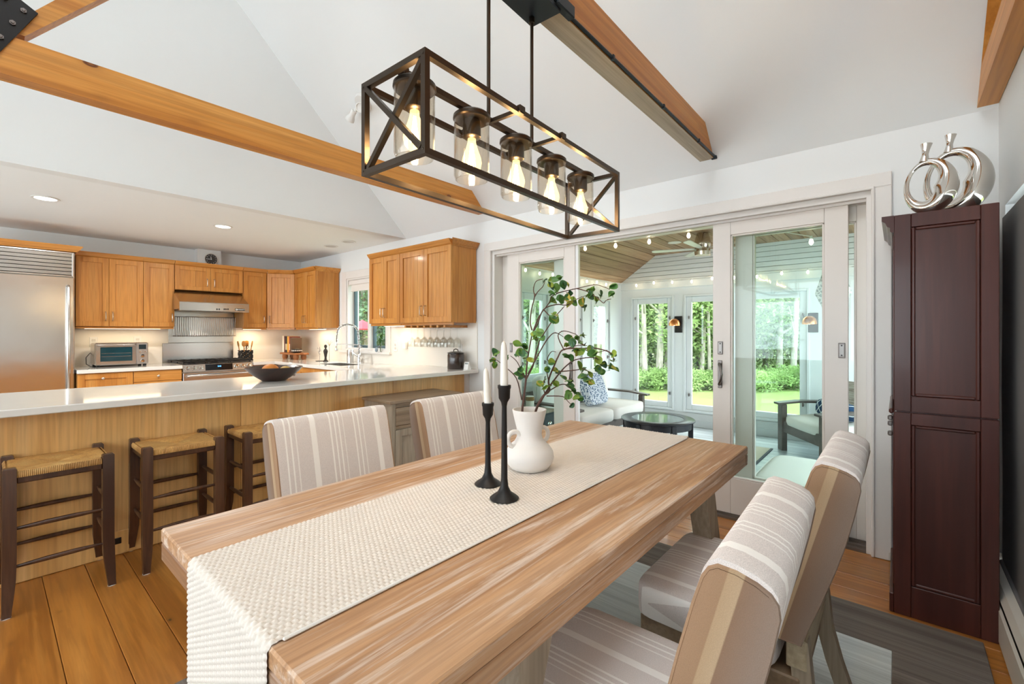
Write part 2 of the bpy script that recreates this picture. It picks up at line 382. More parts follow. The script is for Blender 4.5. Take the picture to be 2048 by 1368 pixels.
# slider casing, head and jambs
cs = MB()
for b in ((-3.122, 0, -3.03, 2.06), (-.105, 0, -.023, 2.06), (-3.122, 2.06, -.023, 2.138)): cs.box(b[0], W-.02, b[1], b[2], W, b[3], .004)
cs.box(-3.045, W-.03, 0, -3.028, W-.018, 2.06, .005).box(-.112, W-.03, 0, -.095, W-.018, 2.06, .005).box(-3.045, W-.03, 2.05, -.095, W-.018, 2.068, .005)
S('trim_4', cs, TRIM)
S('trim_5', MB().box(-3.03, W+.001, 2.015, -.105, W+.2, 2.06, .003).box(-3.03, W+.03, 2.0, -.105, W+.045, 2.016).box(-3.03, W, 0, -3.0, W+.2, 2.02, .003).box(-.135, W, 0, -.105, W+.2, 2.02, .003).box(-3.03, W+.085, 2.003, -.105, W+.1, 2.016), TRIM)
S('trim_6', MB().box(-3.0, W+.005, 0, -.135, W+.2, .014).box(-3.0, W+.04, .014, -.135, W+.05, .026).box(-3.0, W+.12, .014, -.135, W+.13, .026), plain('door_track', C(120, 108, 100), .4, .5))
def plate_handle(root, x, y, z, pull):
    """pewter plate with an arched pull, on a face looking to -y"""
    B(MB().box(x-.014, y-.006, z-.095, x+.014, y, z+.095, .006), 'handle_plate', PEWTER, root)
    B(MB().tube([(x-.004, y-.004, z-.072), (x, y-.026, z-.068), (x+.014, y-.044, z-.045), (x+.024, y-.05, z), (x+.014, y-.044, z+.045), (x, y-.026, z+.068), (x-.004, y-.004, z+.072)], [.008, .009, .007, .008, .007, .009, .008]), 'pull_handle', PEWTER, root, 60)
def latch(root, x, y, z):
    o = B(MB().box(x-.017, y-.005, z-.045, x+.017, y, z+.045, .007), 'latch_plate', PEWTER, root)
    B(MB().box(x-.012, y-.007, z-.036, x+.012, y-.004, z+.036, .004), 'latch_inset', metal('latch_steel', (.4, .39, .38, 1), .5), o)
    for s in (-1, 1): B(MB().lathe([(0, .002), (.004, .0015), (.005, 0)], (0, 0, 0), 8, Matrix.Translation((x, y-.0065, z+s*.029)) @ Matrix.Rotation(PI/2, 4, 'X')), 'screw', BLACKP, o)
def slider(n, x0, x1, y0, y1, g0, g1, hand=None, latches=(), gz=(.268, 1.915)):
    d = T('door_%d' % n, 'x', 'x', (x0, y0, 0)); del d['label'], d['category']; d['kind'] = 'structure'
    z0, z1 = .028, 2.008
    for nm, b in (('stile', (x0, z0, g0, z1)), ('stile', (g1, z0, x1, z1)), ('top_rail', (g0, gz[1], g1, z1)), ('bottom_rail', (g0, z0, g1, gz[0]))):
        B(MB().box(b[0]+.0004, y0, b[1], b[2]-.0004, y1, b[3], .002), nm, DOORP, d)
    gb = MB(); c = .012
    for b in ((g0, gz[0], g0+c, gz[1]), (g1-c, gz[0], g1, gz[1]), (g0, gz[0], g1, gz[0]+c), (g0, gz[1]-c, g1, gz[1])): gb.box(b[0], y0+.004, b[1], b[2], y1-.004, b[3], .003)
    B(gb, 'glazing_bead', DOORP, d)
    ym = (y0+y1)/2
    B(MB().box(g0+.004, ym-.003, gz[0]+.004, g1-.004, ym+.003, gz[1]-.004), 'pane', DGLASS, d)
    if hand: plate_handle(d, hand[0], y0, hand[1], 1)
    for lx, lz in latches: latch(d, lx, y0, lz)
    return d
dl = slider(1, -2.87, -2.1, W+.045, W+.085, -2.724, -2.212, (-2.137, .92), [(-2.82, 1.11)])
B(MB().box(-2.0995, W+.05, .028, -2.07, W+.08, 2.008, .003), 'weather_strip', plain('weather_strip_white', C(236, 236, 236), .4), dl)
slider(2, -.975, -.219, W+.045, W+.085, -.86, -.335, (-.927, .968), [(-.925, 1.148), (-.25, 1.147)])
slider(3, -2.998, -2.255, W+.12, W+.16, -2.9, -2.364)
slider(4, -.85, -.137, W+.12, W+.16, -.741, -.185)
# kitchen window in the back wall
w1 = T('window_1', 'x', 'x', (-5.3, W, 1.03)); del w1['label'], w1['category']; w1['kind'] = 'structure'
B(MB().box(-5.87, W-.018, .995, -5.76, W-.001, 2.09, .003).box(-4.82, W-.018, .995, -4.715, W-.001, 2.09, .003).box(-5.7599, W-.018, 1.99, -4.8201, W-.001, 2.09, .003).box(-5.9, W-.05, .985, -4.69, W+.0, 1.012, .004).box(-5.7599, W-.018, 1.012, -4.8201, W-.001, 1.035, .003), 'window_casing', TRIM, w1)
B(MB().box(-5.76, W, 1.03, -5.735, W+.16, 2.0).box(-4.845, W, 1.03, -4.82, W+.16, 2.0).box(-5.735, W, 1.03, -4.845, W+.16, 1.05).box(-5.735, W, 1.97, -4.845, W+.16, 2.0), 'jamb', TRIM, w1)
TEAL = plain('sash_dark_teal', C(74, 94, 100), .4)
for a, b in ((-5.735, -5.31), (-5.265, -4.845)):
    f = MB(); y0, y1 = W+.09, W+.13
    for q in ((a, 1.05, a+.035, 1.97), (b-.035, 1.05, b, 1.97), (a+.035, 1.05, b-.035, 1.085), (a+.035, 1.935, b-.035, 1.97)): f.box(q[0], y0, q[1], q[2], y1, q[3], .003)
    sh = B(f, 'sash', TEAL, w1)
    B(MB().box(a+.03, y0+.015, 1.08, b-.03, y0+.02, 1.94), 'pane', WGLASS, sh)
B(MB().box(-5.31, W+.04, 1.05, -5.265, W+.14, 1.97, .003), 'mullion', TRIM, w1)
B(MB().box(-5.6, W+.05, 1.05, -5.5, W+.085, 1.062, .003).box(-5.56, W+.03, 1.058, -5.47, W+.05, 1.07, .003), 'window_crank', PEWTER, w1)
t = T('window_shade', 'white pull-down shade rolled up at the top of the kitchen window', 'shade', (-5.29, W+.03, 1.97))
B(MB().box(-5.73, W+.005, 1.905, -4.85, W+.06, 1.968, .008), 'cassette', TRIM, t)
B(MB().box(-5.7, W+.03, 1.83, -4.88, W+.034, 1.91), 'shade_cloth', plain('shade_cloth_white', C(226, 220, 212), .8), t)
B(MB().box(-5.7, W+.022, 1.815, -4.88, W+.042, 1.833, .004), 'hem_bar', TRIM, t)
# right-hand window with its grey roller shade
w2 = T('window_2', 'x', 'x', (XR, 2.1, .16)); del w2['label'], w2['category']; w2['kind'] = 'structure'
B(MB().box(XR+.05, 1.21, .17, XR+.09, 1.27, 1.83).box(XR+.05, 2.99, .17, XR+.09, 3.05, 1.83).box(XR+.05, 1.27, .17, XR+.09, 2.99, .23).box(XR+.05, 1.27, 1.77, XR+.09, 2.99, 1.83), 'frame', TRIM, w2)
B(MB().box(XR+.066, 1.26, .22, XR+.072, 3.0, 1.78), 'pane', WGLASS, w2)
t = T('roller_shade', 'dark grey roller shade drawn down over the right-hand window', 'shade', (XR-.02, 2.1, 1.8))
B(MB().grid(lambda a, b: (XR-.014+.006*math.sin(b*9)*b*(1-b), 1.1+a*1.925, .2+b*1.575), 8, 24), 'shade_cloth', SLATE, t, 60)
B(MB().box(XR-.024, 1.1, .19, XR-.008, 3.025, .215, .005), 'hem_bar', SLATE, t)
bd = MB(); pts = [(XR-.03, 2.585-.045*math.cos(PI*k/40)*1.0, .668+.085*(1-math.sin(PI*k/40))) for k in range(41)]
pts = [(XR-.03, 2.345, 1.7-.86*k/120) for k in range(121)]+[(XR-.03, 2.36+.06*math.sin(PI*k/22)*(1 if k < 23 else -1), .835-.125*math.sin(PI*k/44)) for k in range(45)]+[(XR-.03, 2.33, .84+.86*k/120) for k in range(121)]
for p in pts: bd.lathe([(0, -.0035), (.0035, 0), (0, .0035)], p, 6)
c = B(bd, 'bead_chain', plain('white_beads', C(240, 240, 240), .3), t, kind='stuff')
# baseboard heater along the right wall
t = T('baseboard_heater', 'cream metal baseboard heater running along the foot of the right wall', 'heater', (XR-.04, 1.4, 0))
HEATC = plain('heater_enamel', C(214, 206, 194), .4, var=.03)
B(MB().prism([(XR-.001, .02), (XR-.001, .205), (XR-.012, .205), (XR-.012, .02)], 'y', -.4, 3.12), 'back_plate', HEATC, t)
B(MB().prism([(XR-.014, .17), (XR-.014, .205), (XR-.05, .198), (XR-.064, .17), (XR-.06, .168), (XR-.047, .19)], 'y', -.4, 3.12), 'top_cover', HEATC, t)
B(MB().prism([(XR-.07, .012), (XR-.07, .135), (XR-.062, .145), (XR-.062, .012)], 'y', -.4, 3.12), 'front_panel', HEATC, t)
B(MB().box(XR-.06, -.4, .05, XR-.02, 3.1, .11), 'fin_element', plain('heater_fins', C(70, 66, 62), .5, .6), t)
B(MB().box(XR-.072, 3.12, .012, XR-.002, 3.135, .207, .003), 'end_cap', HEATC, t)
# ---------------------------------------------------------------- timber trusses
ZB = 2.42
sl = lambda y: 2.36+(3.24-y)
def tie(x0, x1, name, mat=BEAM, zb=ZB, zt=ZB+.18, ys=-.6):
    return MB().prism([(ys, zb), (3.24-(zb-2.36)-.002, zb), (3.24-(zt-2.36)-.002, zt), (ys, zt)], 'x', x0, x1)
t = T('truss_beam', 'knotty pine tie beam with steel gusset, in front of the kitchen bulkhead', 'beam', (-3.11, 1.0, ZB))
B(tie(-3.158, -3.065, 't'), 'tie_beam', BEAM, t)
q = [atx(u, v, -3.065) for u, v in ((78, 30), (130, -2), (37, 72))]
d = Vector((0, .12, .14)).normalized(); w = q[0]
wy, wz = q[0].y, q[0].z
B(MB().prism([(wy-.115, wz-.14+.02), (wy-.045, wz-.14+.02), (wy+.70, wz+.80), (wy+.58, wz+.80)], 'x', -3.15, -3.07), 'web_brace', BEAM, t)
pl = [atx(u, v, -3.06) for u, v in ((76, 27), (0, 104), (-90, 190), (-150, 130), (-60, -90), (38, -3))]
B(MB().prism([(p.y, p.z) for p in pl], 'x', -3.068, -3.058), 'gusset_plate', BLACKM, t)
for u, v in ((47, 22), (25, 46), (1, 74), (-25, 100), (9, -4), (-14, 20), (-40, 46), (-60, 76)):
    p = atx(u, v, -3.058); M = Matrix.Translation(p) @ Matrix.Rotation(PI/2, 4, 'Y')
    B(MB().lathe([(0, .012), (.005, .012), (.007, .008), (.011, .008), (.0115, 0)], n=6, M=M), 'bolt', PEWTER, t)
t = T('truss_beam', 'pine tie beam above the dining table carrying the chandelier', 'beam', (-.98, 1.0, ZB))
B(tie(-1.026, -.936, 't', zb=ZB+.003), 'tie_beam', BEAM, t)
B(MB().box(-1.0255, -.6, ZB, -.9365, 3.178, ZB+.0028), 'underside_board', wood('pale_weathered_pine', [C(170, 150, 122), C(196, 182, 158), C(208, 196, 176)], 1, 60, .03, .5, knots=4, rnd=0, broad=9), t)
t = T('track_conduit', 'black electrical conduit clipped along the right lower edge of the chandelier beam', 'conduit', (-.93, 1.5, ZB))
B(MB().tube([(-.93, y, 2.432) for y in (1.42, 2, 2.6, 3.165)], .0075), 'pipe', BLUEBLK, t, 60)
B(MB().box(-.935, .98, 2.42, -.912, 1.31, 2.452, .003), 'track_channel', BLUEBLK, t)
B(MB().box(-.936, 1.31, 2.412, -.906, 1.42, 2.458, .004), 'end_feed_box', BLUEBLK, t)
for y in (1.75, 2.3, 2.85): B(MB().box(-.9355, y-.008, 2.42, -.92, y+.008, 2.442, .002), 'pipe_clip', BLUEBLK, t)
B(MB().box(-.95, 3.165, 2.413, -.915, 3.18, 2.442, .003), 'end_cap', BLUEBLK, t)
t = T('gable_truss', 'boarded pine gable truss against the right wall above the dark hutch', 'truss', (.34, 2.2, 2.4))
B(tie(.302, .376, 't', zb=2.375, zt=2.52), 'tie_beam', BEAM, t)
B(MB().prism([(3.2, 2.395), (3.07, 2.525), (-.3, 5.72), (-.3, 5.85)], 'x', .302, .376), 'rafter', BEAM, t)
for k in range(24):
    y0 = 3.02-.115*k; y1 = y0-.113; h = lambda y: sl(y)-.19
    if h(y0) < 2.54: continue
    B(MB().prism([(y0, 2.522), (y0, h(y0)), (y1, h(y1)), (y1, 2.522)], 'x', .335-.003*random.random(), .37), 'infill_board', BEAMZ, t)
# white twin-head emergency light on the sloped ceiling
t = T('emergency_light', 'white twin-head emergency light on the sloped ceiling', 'light', (-3.72, 2.24, 3.35))
WPL = plain('white_plastic', C(226, 224, 220), .4, var=.02)
p0 = Vector((-3.70, 2.245, 3.352)); nn = Vector((0, -.7071, -.7071)); Mn = Matrix.Translation(p0) @ nn.to_track_quat('Z', 'Y').to_matrix().to_4x4()
B(MB().lathe([(.085, 0), (.085, .015), (.075, .03), (0, .035)], n=28, M=Mn), 'base', WPL, t, 40)
for dx, ax in ((-.065, Vector((-.8, .0, -.6))), (.05, Vector((.5, -.75, -.4)))):
    s0 = p0+nn*.03+Vector((dx*.5, 0, 0)); hd = s0+Vector((dx, -.03, -.07)); a = ax.normalized()
    o = B(MB().tube([s0, hd-a*.0], .014), 'arm', WPL, t, 50)
    B(MB().lathe([(0, -.035), (.024, -.035), (.026, .02), (.04, .05), (.042, .07), (.034, .072), (.03, .06), (0, .055)], n=20, M=Matrix.Translation(hd) @ a.to_track_quat('Z', 'Y').to_matrix().to_4x4()), 'lamp_head', WPL, t, 40)
# recessed lights in the kitchen ceiling
LEDON = emit('downlight_on', (1, .95, .86, 1), 6); LEDOFF = plain('downlight_off', C(190, 186, 182), .4)
for (x, y, on, lab) in ((-5.35, .325, 1, 'lit round recessed downlight nearer the refrigerator'), (-5.354, 1.616, 1, 'lit round recessed downlight in front of the range'),
                        (-5.518, 2.882, 0, 'unlit recessed downlight nearer the corner cabinets'), (-5.084, 2.879, 0, 'unlit recessed downlight above the faucet, nearer the bulkhead')):
    t = T('recessed_light', lab, 'light', (x, y, ZE))
    B(MB().lathe([(.066, -.004), (.066, -.001), (.085, -.001), (.088, -.004), (.085, -.007), (.07, -.008), (.066, -.004)], (x, y, ZE), 32), 'trim_ring', WPL, t, 40)
    B(MB().lathe([(0, -.0045), (.066, -.0045), (.066, -.0015), (0, -.0015)], (x, y, ZE), 32), 'lens', LEDON if on else LEDOFF, t)
    if on: lamp('downlight_lamp', 'AREA', (x, y, ZE-.012), 10, (1, .95, .9), .12)
# ---------------------------------------------------------------- sunroom shell
SX, SY, SZ, SF = -3.13, 6.17, 1.985, 2.34
fs = S('floor_sunroom', MB().box(-3.2, 3.46, -.2, .6, 6.3, -.02), plain('sunroom_subfloor', C(150, 150, 150), .6))
y = 3.462
while y < 6.16:
    B(MB().box(SX, y+.001, -.02, .5, min(y+.138, 6.17), random.uniform(-.001, 0), .0018), 'plank', DECK, fs); y += .14
farw = MB()
fw = [(-2.95, -2.365, .215, 1.74), (-2.18, -1.595, .215, 1.74), (-1.425, -.795, .215, 1.74)]
farw.box(-3.25, SY, 0, -2.95, SY+.12, SZ).box(-2.365, SY, 0, -2.18, SY+.12, SZ).box(-1.595, SY, 0, -1.425, SY+.12, SZ).box(-.795, SY, 0, .55, SY+.12, SZ)
for a, b, z0, z1 in fw: farw.box(a, SY, 0, b, SY+.12, z0).box(a, SY, z1, b, SY+.12, SZ)
far_o = S('wall_sunroom_far', farw, SUNW)
xz = lambda z: SX+(z-SZ)/(SF-SZ)*(.53)
for k in range(6):     # gable lap boards
    z0 = SZ+.012+k*.061; z1 = min(z0+.055, SF)
    if z0 < SF: B(MB().prism([(xz(z0), z0), (.5, z0), (.5, z1), (xz(z1), z1)], 'y', SY-.02, SY+.1), 'gable_board', SUNW, far_o)
B(MB().box(SX, SY-.03, SZ-.012, .5, SY, SZ+.012, .003).box(SX, SY-.02, SZ-.11, .5, SY, SZ-.014, .003), 'frieze_board', SUNW, far_o)
lw = MB(); lws = [(3.8, 4.3, .71, 1.7), (4.5, 5.06, .71, 1.7), (5.32, 5.8, .71, 1.7)]
ys = [3.42]+[q for a in lws for q in a[:2]]+[6.3]
for a, b in zip(ys[::2], ys[1::2]): lw.box(SX-.12, a, 0, SX, b, SZ+.02)
for a, b, z0, z1 in lws: lw.box(SX-.12, a, 0, SX, b, z0).box(SX-.12, a, z1, SX, b, SZ+.02)
S('wall_sunroom_left', lw, SUNW)
S('wall_sunroom_right', MB().box(.5, 3.42, 0, .6, 6.3, .4).box(.5, 3.42, 1.75, .6, 6.3, 2.4).box(.5, 3.42, .4, .6, 3.55, 1.75).box(.5, 6.0, .4, .6, 6.3, 1.75).box(.5, 4.7, .4, .6, 4.85, 1.75), SUNW)
cs_ = S('ceiling_sunroom', MB().prism([(SX-.12, SZ-.06), (-2.6, SF+.03), (.6, SF+.03), (.6, SF+.12), (-2.64, SF+.12), (SX-.12, SZ+.1)], 'y', 3.42, 6.3), plain('roof_deck', C(50, 40, 32), .8))
u = Vector((-2.6-SX, 0, SF-SZ)); L = u.length; u.normalize(); nrm = Vector((-u.z, 0, u.x))
for k in range(5):
    a = Vector((SX, 0, SZ))+u*(L*k/5+.003); b = Vector((SX, 0, SZ))+u*(L*(k+1)/5-.003); c = .0
    B(MB().prism([(a.x, a.z), (b.x, b.z), (b.x+nrm.x*.03, b.z+nrm.z*.03), (a.x+nrm.x*.03, a.z+nrm.z*.03)], 'y', 3.43, SY-.001), 'plank', ROOFW, cs_)
x = -2.6
while x < .5:
    B(MB().box(x+.003, 3.43, SF+random.uniform(0, .002), x+.1245, SY-.001, SF+.028, .002), 'plank', ROOFW, cs_); x += .1275
def sun_window(n, M, w, z0, z1, lat=True):
    """frame, sash, pane; local x along the wall, y = 0 the wall face, -y into the room"""
    o = T('window_%d' % n, 'x', 'x', M.translation); del o['label'], o['category']; o['kind'] = 'structure'
    f = MB(); e = .028
    for q in ((-e, z0-e, 0, z1+e), (w, z0-e, w+e, z1+e), (0, z0-e, w, z0), (0, z1, w, z1+e)): f.box(q[0], -.014, q[1], q[2], 0, q[3], .003, M)
    B(f, 'casing', SUNW, o); f = MB(); e = .075
    for q in ((0, z0, e, z1), (w-e, z0, w, z1), (e, z0, w-e, z0+e), (e, z1-e, w-e, z1)): f.box(q[0]+.001, .012, q[1]+.001, q[2]-.001, .05, q[3]-.001, .005, M)
    B(f, 'sash', SUNW, o)
    B(MB().box(e-.005, .028, z0+e-.005, w-e+.005, .032, z1-e+.005, 0, M), 'pane', WGLASS, o)
    if lat:
        for lx in (.04, w-.04):
            for lz in (z0+.2, z1-.28): B(MB().box(lx-.008, -.004, lz-.022, lx+.008, .014, lz+.022, .005, M).box(lx-.006, -.014, lz-.006, lx+.014, -.003, lz+.012, .003, M), 'latch', PEWTER, o)
for n, (a, b, z0, z1) in zip((3, 4, 5), fw): sun_window(n, Mx((a, SY, 0)), b-a, z0, z1)
for n, (a, b, z0, z1) in zip((6, 7, 8), lws): sun_window(n, Mx((SX, a, 0), PI/2) , b-a, z0, z1)
S('baseboard_sunroom', MB().box(SX, SY-.05, 0, .5, SY, .1, .004).prism([(SY-.001, .1), (SY-.045, .1), (SY-.03, .17), (SY-.001, .18)], 'x', SX, .5), plain('sunroom_base', C(196, 200, 200), .5))
# ---------------------------------------------------------------- kitchen
def bar_pull(M, L=.1):
    return MB().tube([(0, 0, -L/2), (0, -.024, -L/2+.004), (0, -.028, -L/2+.012), (0, -.028, L/2-.012), (0, -.024, L/2-.004), (0, 0, L/2)], .0042, 6, M)
def door(root, M, x0, z0, x1, z1, pull=None, boards=0, mid=False, name='door', st=.055, mat=None, knob=False, flat=False):
    t = .02; g = .0015; x0 += g; x1 -= g; z0 += g; z1 -= g; mb = MB(); mat = mat or CAB
    if flat: mb.box(x0, -t, z0, x1, 0, z1, .003, M)
    else:
        for q in ((x0, z0, x0+st, z1), (x1-st, z0, x1, z1), (x0+st, z0, x1-st, z0+st), (x0+st, z1-st, x1-st, z1)): mb.box(q[0], -t, q[1], q[2], 0, q[3], .0015, M)
        if mid: xm = (x0+x1)/2; mb.box(xm-st/2, -t, z0+st, xm+st/2, 0, z1-st, .0015, M)
        n = max(boards, 1); a = x0+st; w = (x1-x0-2*st)/n
        for i in range(n): mb.box(a+i*w+(.001 if boards else 0), -.009, z0+st, a+(i+1)*w-(.001 if boards else 0), -.002, z1-st, .0012 if boards else 0, M)
    d = B(mb, name, mat, root)
    if pull is not None:
        px, pz = pull
        if knob: B(MB().lathe([(0, .024), (.01, .022), (.014, .016), (.011, .01), (.006, .006), (.007, 0)], n=12, M=M @ Matrix.Translation((px, -t, pz)) @ Matrix.Rotation(PI/2, 4, 'X')), 'knob', NICKEL, d, 50)
        else: B(bar_pull(M @ Matrix.Translation((px, -t, pz))), 'handle', NICKEL, d, 50)
    return d
def crown(root, M, x0, x1, h, ext0=0, ext1=0, mat=None, ret=0):
    pf = [(.02, h-.012), (-.004, h-.012), (-.012, h), (-.022, h+.006), (-.045, h+.036), (-.05, h+.048), (.02, h+.048)]
    mb = MB()
    n = len(pf); vs_ = [(x0-(ext0 and -p[0]*ext0), p[0], p[1]) for p in pf]+[(x1+(ext1 and -p[0]*ext1), p[0], p[1]) for p in pf]
    mb.add(vs_, [tuple(range(n)), tuple(range(2*n-1, n-1, -1))]+[(i, (i+1) % n, n+(i+1) % n, n+i) for i in range(n)], M)
    if ret:   # return along the exposed right side
        vs_ = [(x1-p[0], p[0], p[1]) for p in pf]+[(x1-p[0], ret, p[1]) for p in pf]
        mb.add(vs_, [tuple(range(n)), tuple(range(2*n-1, n-1, -1))]+[(i, (i+1) % n, n+(i+1) % n, n+i) for i in range(n)], M)
    B(mb, 'crown_moulding', mat or CABY, root)
LW = lambda y, x=-6.82: Mx((x, y, 0), PI/2)
def upper(label, M, w, d, z0, z1, loc, ex=0, er=0, cr=True, mat=None, ret=0, rail=True):
    t = T('wall_cabinet', label, 'cabinet', loc)
    B(MB().box(.001, 0.001, z0, w-.001, d, z1, .002, M), 'carcass', CAB, t)
    if rail: B(MB().box(.002, .003, z0-.022, w-.002, .02, z0-.0005, .002, M), 'light_rail', mat or CABY, t)
    if cr: crown(t, M, 0, w, z1, 0, ex, mat or CABY, ret)
    return t
dep = 6.82-7.138+.0  # body depth to the splash
t = upper('two-door wood wall cabinet over the toaster oven, beside the refrigerator', LW(.64), .582, .32, 1.322, 2.1, (-6.98, .93, 1.32))
door(t, LW(.64), 0, 1.325, .275, 2.095, (.245, 1.44)); door(t, LW(.64), .275, 1.325, .582, 2.095, (.305, 1.44))
t = upper('single-door wood wall cabinet left of the range hood', LW(1.223), .302, .32, 1.322, 2.1, (-6.98, 1.37, 1.32))
door(t, LW(1.223), 0, 1.325, .302, 2.095, (.275, 1.44))
t = upper('short two-door wood cabinet above the steel range hood', LW(1.529), .762, .32, 1.79, 2.1, (-6.98, 1.9, 1.79), rail=False)
door(t, LW(1.529), 0, 1.792, .381, 2.095, (.34, 1.9), mid=True, st=.05); door(t, LW(1.529), .381, 1.792, .762, 2.095, (.42, 1.9), boards=3, st=.05)
t = upper('narrow wood wall cabinet right of the range hood', LW(2.294), .31, .32, 1.322, 2.1, (-6.98, 2.45, 1.32))
door(t, LW(2.294), .004, 1.325, .302, 2.095, (.262, 1.44))
# diagonal corner unit
t = T('wall_cabinet', 'diagonal corner wall cabinet with one wood door', 'cabinet', (-6.9, 2.95, 1.32))
B(MB().prism([(-7.138, 2.606), (-6.822, 2.606), (-6.594, 2.909), (-6.594, 3.227), (-7.138, 3.227)], 'z', 1.322, 2.1), 'carcass', CAB, t)
Md = Mx((-6.82, 2.606, 0), math.atan2(.303, .226)); Ld = math.hypot(.226, .303)
door(t, Md, .01, 1.325, Ld-.01, 2.095, (.045, 1.44), boards=3); crown(t, Md, .012, Ld-.012, 2.1, -.35, -.35, CABX)
B(MB().box(.01, .003, 1.3, Ld-.01, .02, 1.3215, .002, Md), 'light_rail', CABX, t)
BWm = lambda x: Mx((x, 2.91, 0))
t = upper('two-door wood wall cabinet in the corner left of the kitchen window', BWm(-6.59), .635, .317, 1.322, 2.1, (-6.27, 3.07, 1.32), 0, 0, True, CABX, .317)
door(t, BWm(-6.59), .004, 1.325, .33, 2.095, (.3, 1.44)); door(t, BWm(-6.59), .33, 1.325, .63, 2.095, (.36, 1.44), boards=2)
t = upper('two-door wood wall cabinet right of the kitchen window', BWm(-4.65), .588, .317, 1.352, 2.105, (-4.36, 3.07, 1.35), 0, 0, True, CABX)
door(t, BWm(-4.65), .002, 1.355, .294, 2.1, (.268, 1.475)); door(t, BWm(-4.65), .294, 1.355, .586, 2.1, (.32, 1.475))
t = upper('wide two-door wood wall cabinet above the hanging wine glasses', BWm(-4.061), .826, .317, 1.352, 2.105, (-3.65, 3.07, 1.35), 0, 0, True, CABX, .317)
door(t, BWm(-4.061), .002, 1.355, .413, 2.1, (.38, 1.475), boards=5); door(t, BWm(-4.061), .413, 1.355, .824, 2.1, (.446, 1.475), boards=5)
# base cabinets
def base_cab(label, M, w, d, loc):
    t = T('base_cabinet', label, 'cabinet', loc)
    B(MB().box(.001, .001, .1, w-.001, d, .825, .002, M), 'carcass', CAB, t)
    B(MB().box(.001, .06, 0, w-.001, d, .0995, 0, M), 'toe_kick', CABY, t); return t
LB = lambda y: Mx((-6.47, y, 0), PI/2)
t = base_cab('wood base cabinet with a door under the toaster oven', LB(.62), .452, .6, (-6.8, .84, 0)); door(t, LB(.62), 0, .12, .45, .818, (.2, .765), knob=True)
t = base_cab('wood base cabinet with drawers left of the range', LB(1.073), .446, .6, (-6.8, 1.3, 0))
for a, b in ((.7, .818), (.42, .698), (.12, .418)): door(t, LB(1.073), 0, a, .446, b, (.22, (a+b)/2), name='drawer', knob=True, flat=True, mat=CABY)
t = base_cab('wood base cabinet in the corner right of the range', LB(2.295), .29, .6, (-6.8, 2.44, 0)); door(t, LB(2.295), 0, .12, .29, .818, (.24, .74), knob=True)
SB = lambda x: Mx((x, 2.6, 0))
t = base_cab('wood base cabinet left of the sink, in the corner', SB(-6.466), .7, .62, (-6.1, 2.9, 0)); door(t, SB(-6.466), 0, .12, .7, .818, (.64, .74), knob=True)
t = T('base_cabinet', 'wood sink base cabinet under the kitchen window', 'cabinet', (-5.2, 2.9, 0))
B(MB().box(.001, .001, .1, .88, .06, .825, .002, SB(-5.765)).box(.001, .06, .1, .02, .62, .825, 0, SB(-5.765)).box(.86, .06, .1, .88, .62, .825, 0, SB(-5.765)), 'carcass', CAB, t)
door(t, SB(-5.765), 0, .12, .44, .818, (.4, .74), knob=True); door(t, SB(-5.765), .44, .12, .88, .818, (.48, .74), knob=True)
t = base_cab('wood base cabinet right of the sink, behind the peninsula', SB(-4.884), .7, .62, (-4.5, 2.9, 0)); door(t, SB(-4.884), 0, .12, .7, .818, (.06, .74), knob=True)
# counters
solo(MB().box(XL+.012, .617, .826, -6.43, 1.521, .866, .004), 'countertop', QUARTZ, 'white countertop carrying the toaster oven, between refrigerator and range', 'countertop', (-6.8, 1.07, .826))
sx0, sx1, sy0, sy1 = -5.52, -4.94, 2.7, 3.0
solo(MB().box(XL+.012, 2.295, .826, -6.43, 2.56, .866, .003).box(XL+.012, 2.56, .826, sx0, W-.012, .866, .003).box(sx1, 2.56, .826, -4.13, W-.012, .866, .003).box(sx0, 2.56, .826, sx1, sy0, .866, .003).box(sx0, sy1, .826, sx1, W-.012, .866, .003),
     'countertop', QUARTZ, 'white L-shaped countertop with the sink, under the kitchen window', 'countertop', (-5.6, 2.9, .826))
t = T('sink', 'undermount stainless steel sink set into the white counter', 'sink', (-5.23, 2.85, .65)); sk = MB()
for q in ((sx0, sy0, .65, sx1, sy1, .655), (sx0, sy0, .655, sx0+.004, sy1, .864), (sx1-.004, sy0, .655, sx1, sy1, .864), (sx0+.004, sy0, .655, sx1-.004, sy0+.004, .864), (sx0+.004, sy1-.004, .655, sx1-.004, sy1, .864)): sk.box(*q)
B(sk, 'basin', STEEL, t); B(MB().lathe([(0, .002), (.03, .003), (.035, .0)], (-5.23, 2.85, .655), 16), 'drain', CHROME, t)
# peninsula
t = T('peninsula', 'maple-panelled kitchen peninsula behind the bar stools', 'peninsula', (-3.7, 1.1, 0))
B(MB().box(-4.1, -1, .08, -3.362, 3.15, .847), 'core', CAB, t)
for a, b in ((-1, 1.11), (1.112, 2.305), (2.309, 3.155)): B(MB().box(-3.361, a, .002, -3.335, b, .847, .0015), 'face_panel', MAPLE, t)
o = B(MB().box(-3.3348, .435, .008, -3.328, .535, .135, .002), 'outlet_board', MAPLE, t)
B(MB().box(-3.3285, .455, .065, -3.325, .5, .1, .002), 'outlet', BLACKP, o)
B(MB().box(-4.1, 3.156, .0, -3.345, 3.238, .847), 'end_filler', TRIM, t)
solo(MB().box(-4.12, -1.1, .8485, -3.2, W-.013, .886, .004), 'countertop', QUARTZ, 'long white peninsula countertop with the wooden bowl on it', 'countertop', (-3.66, 1.1, .8485))
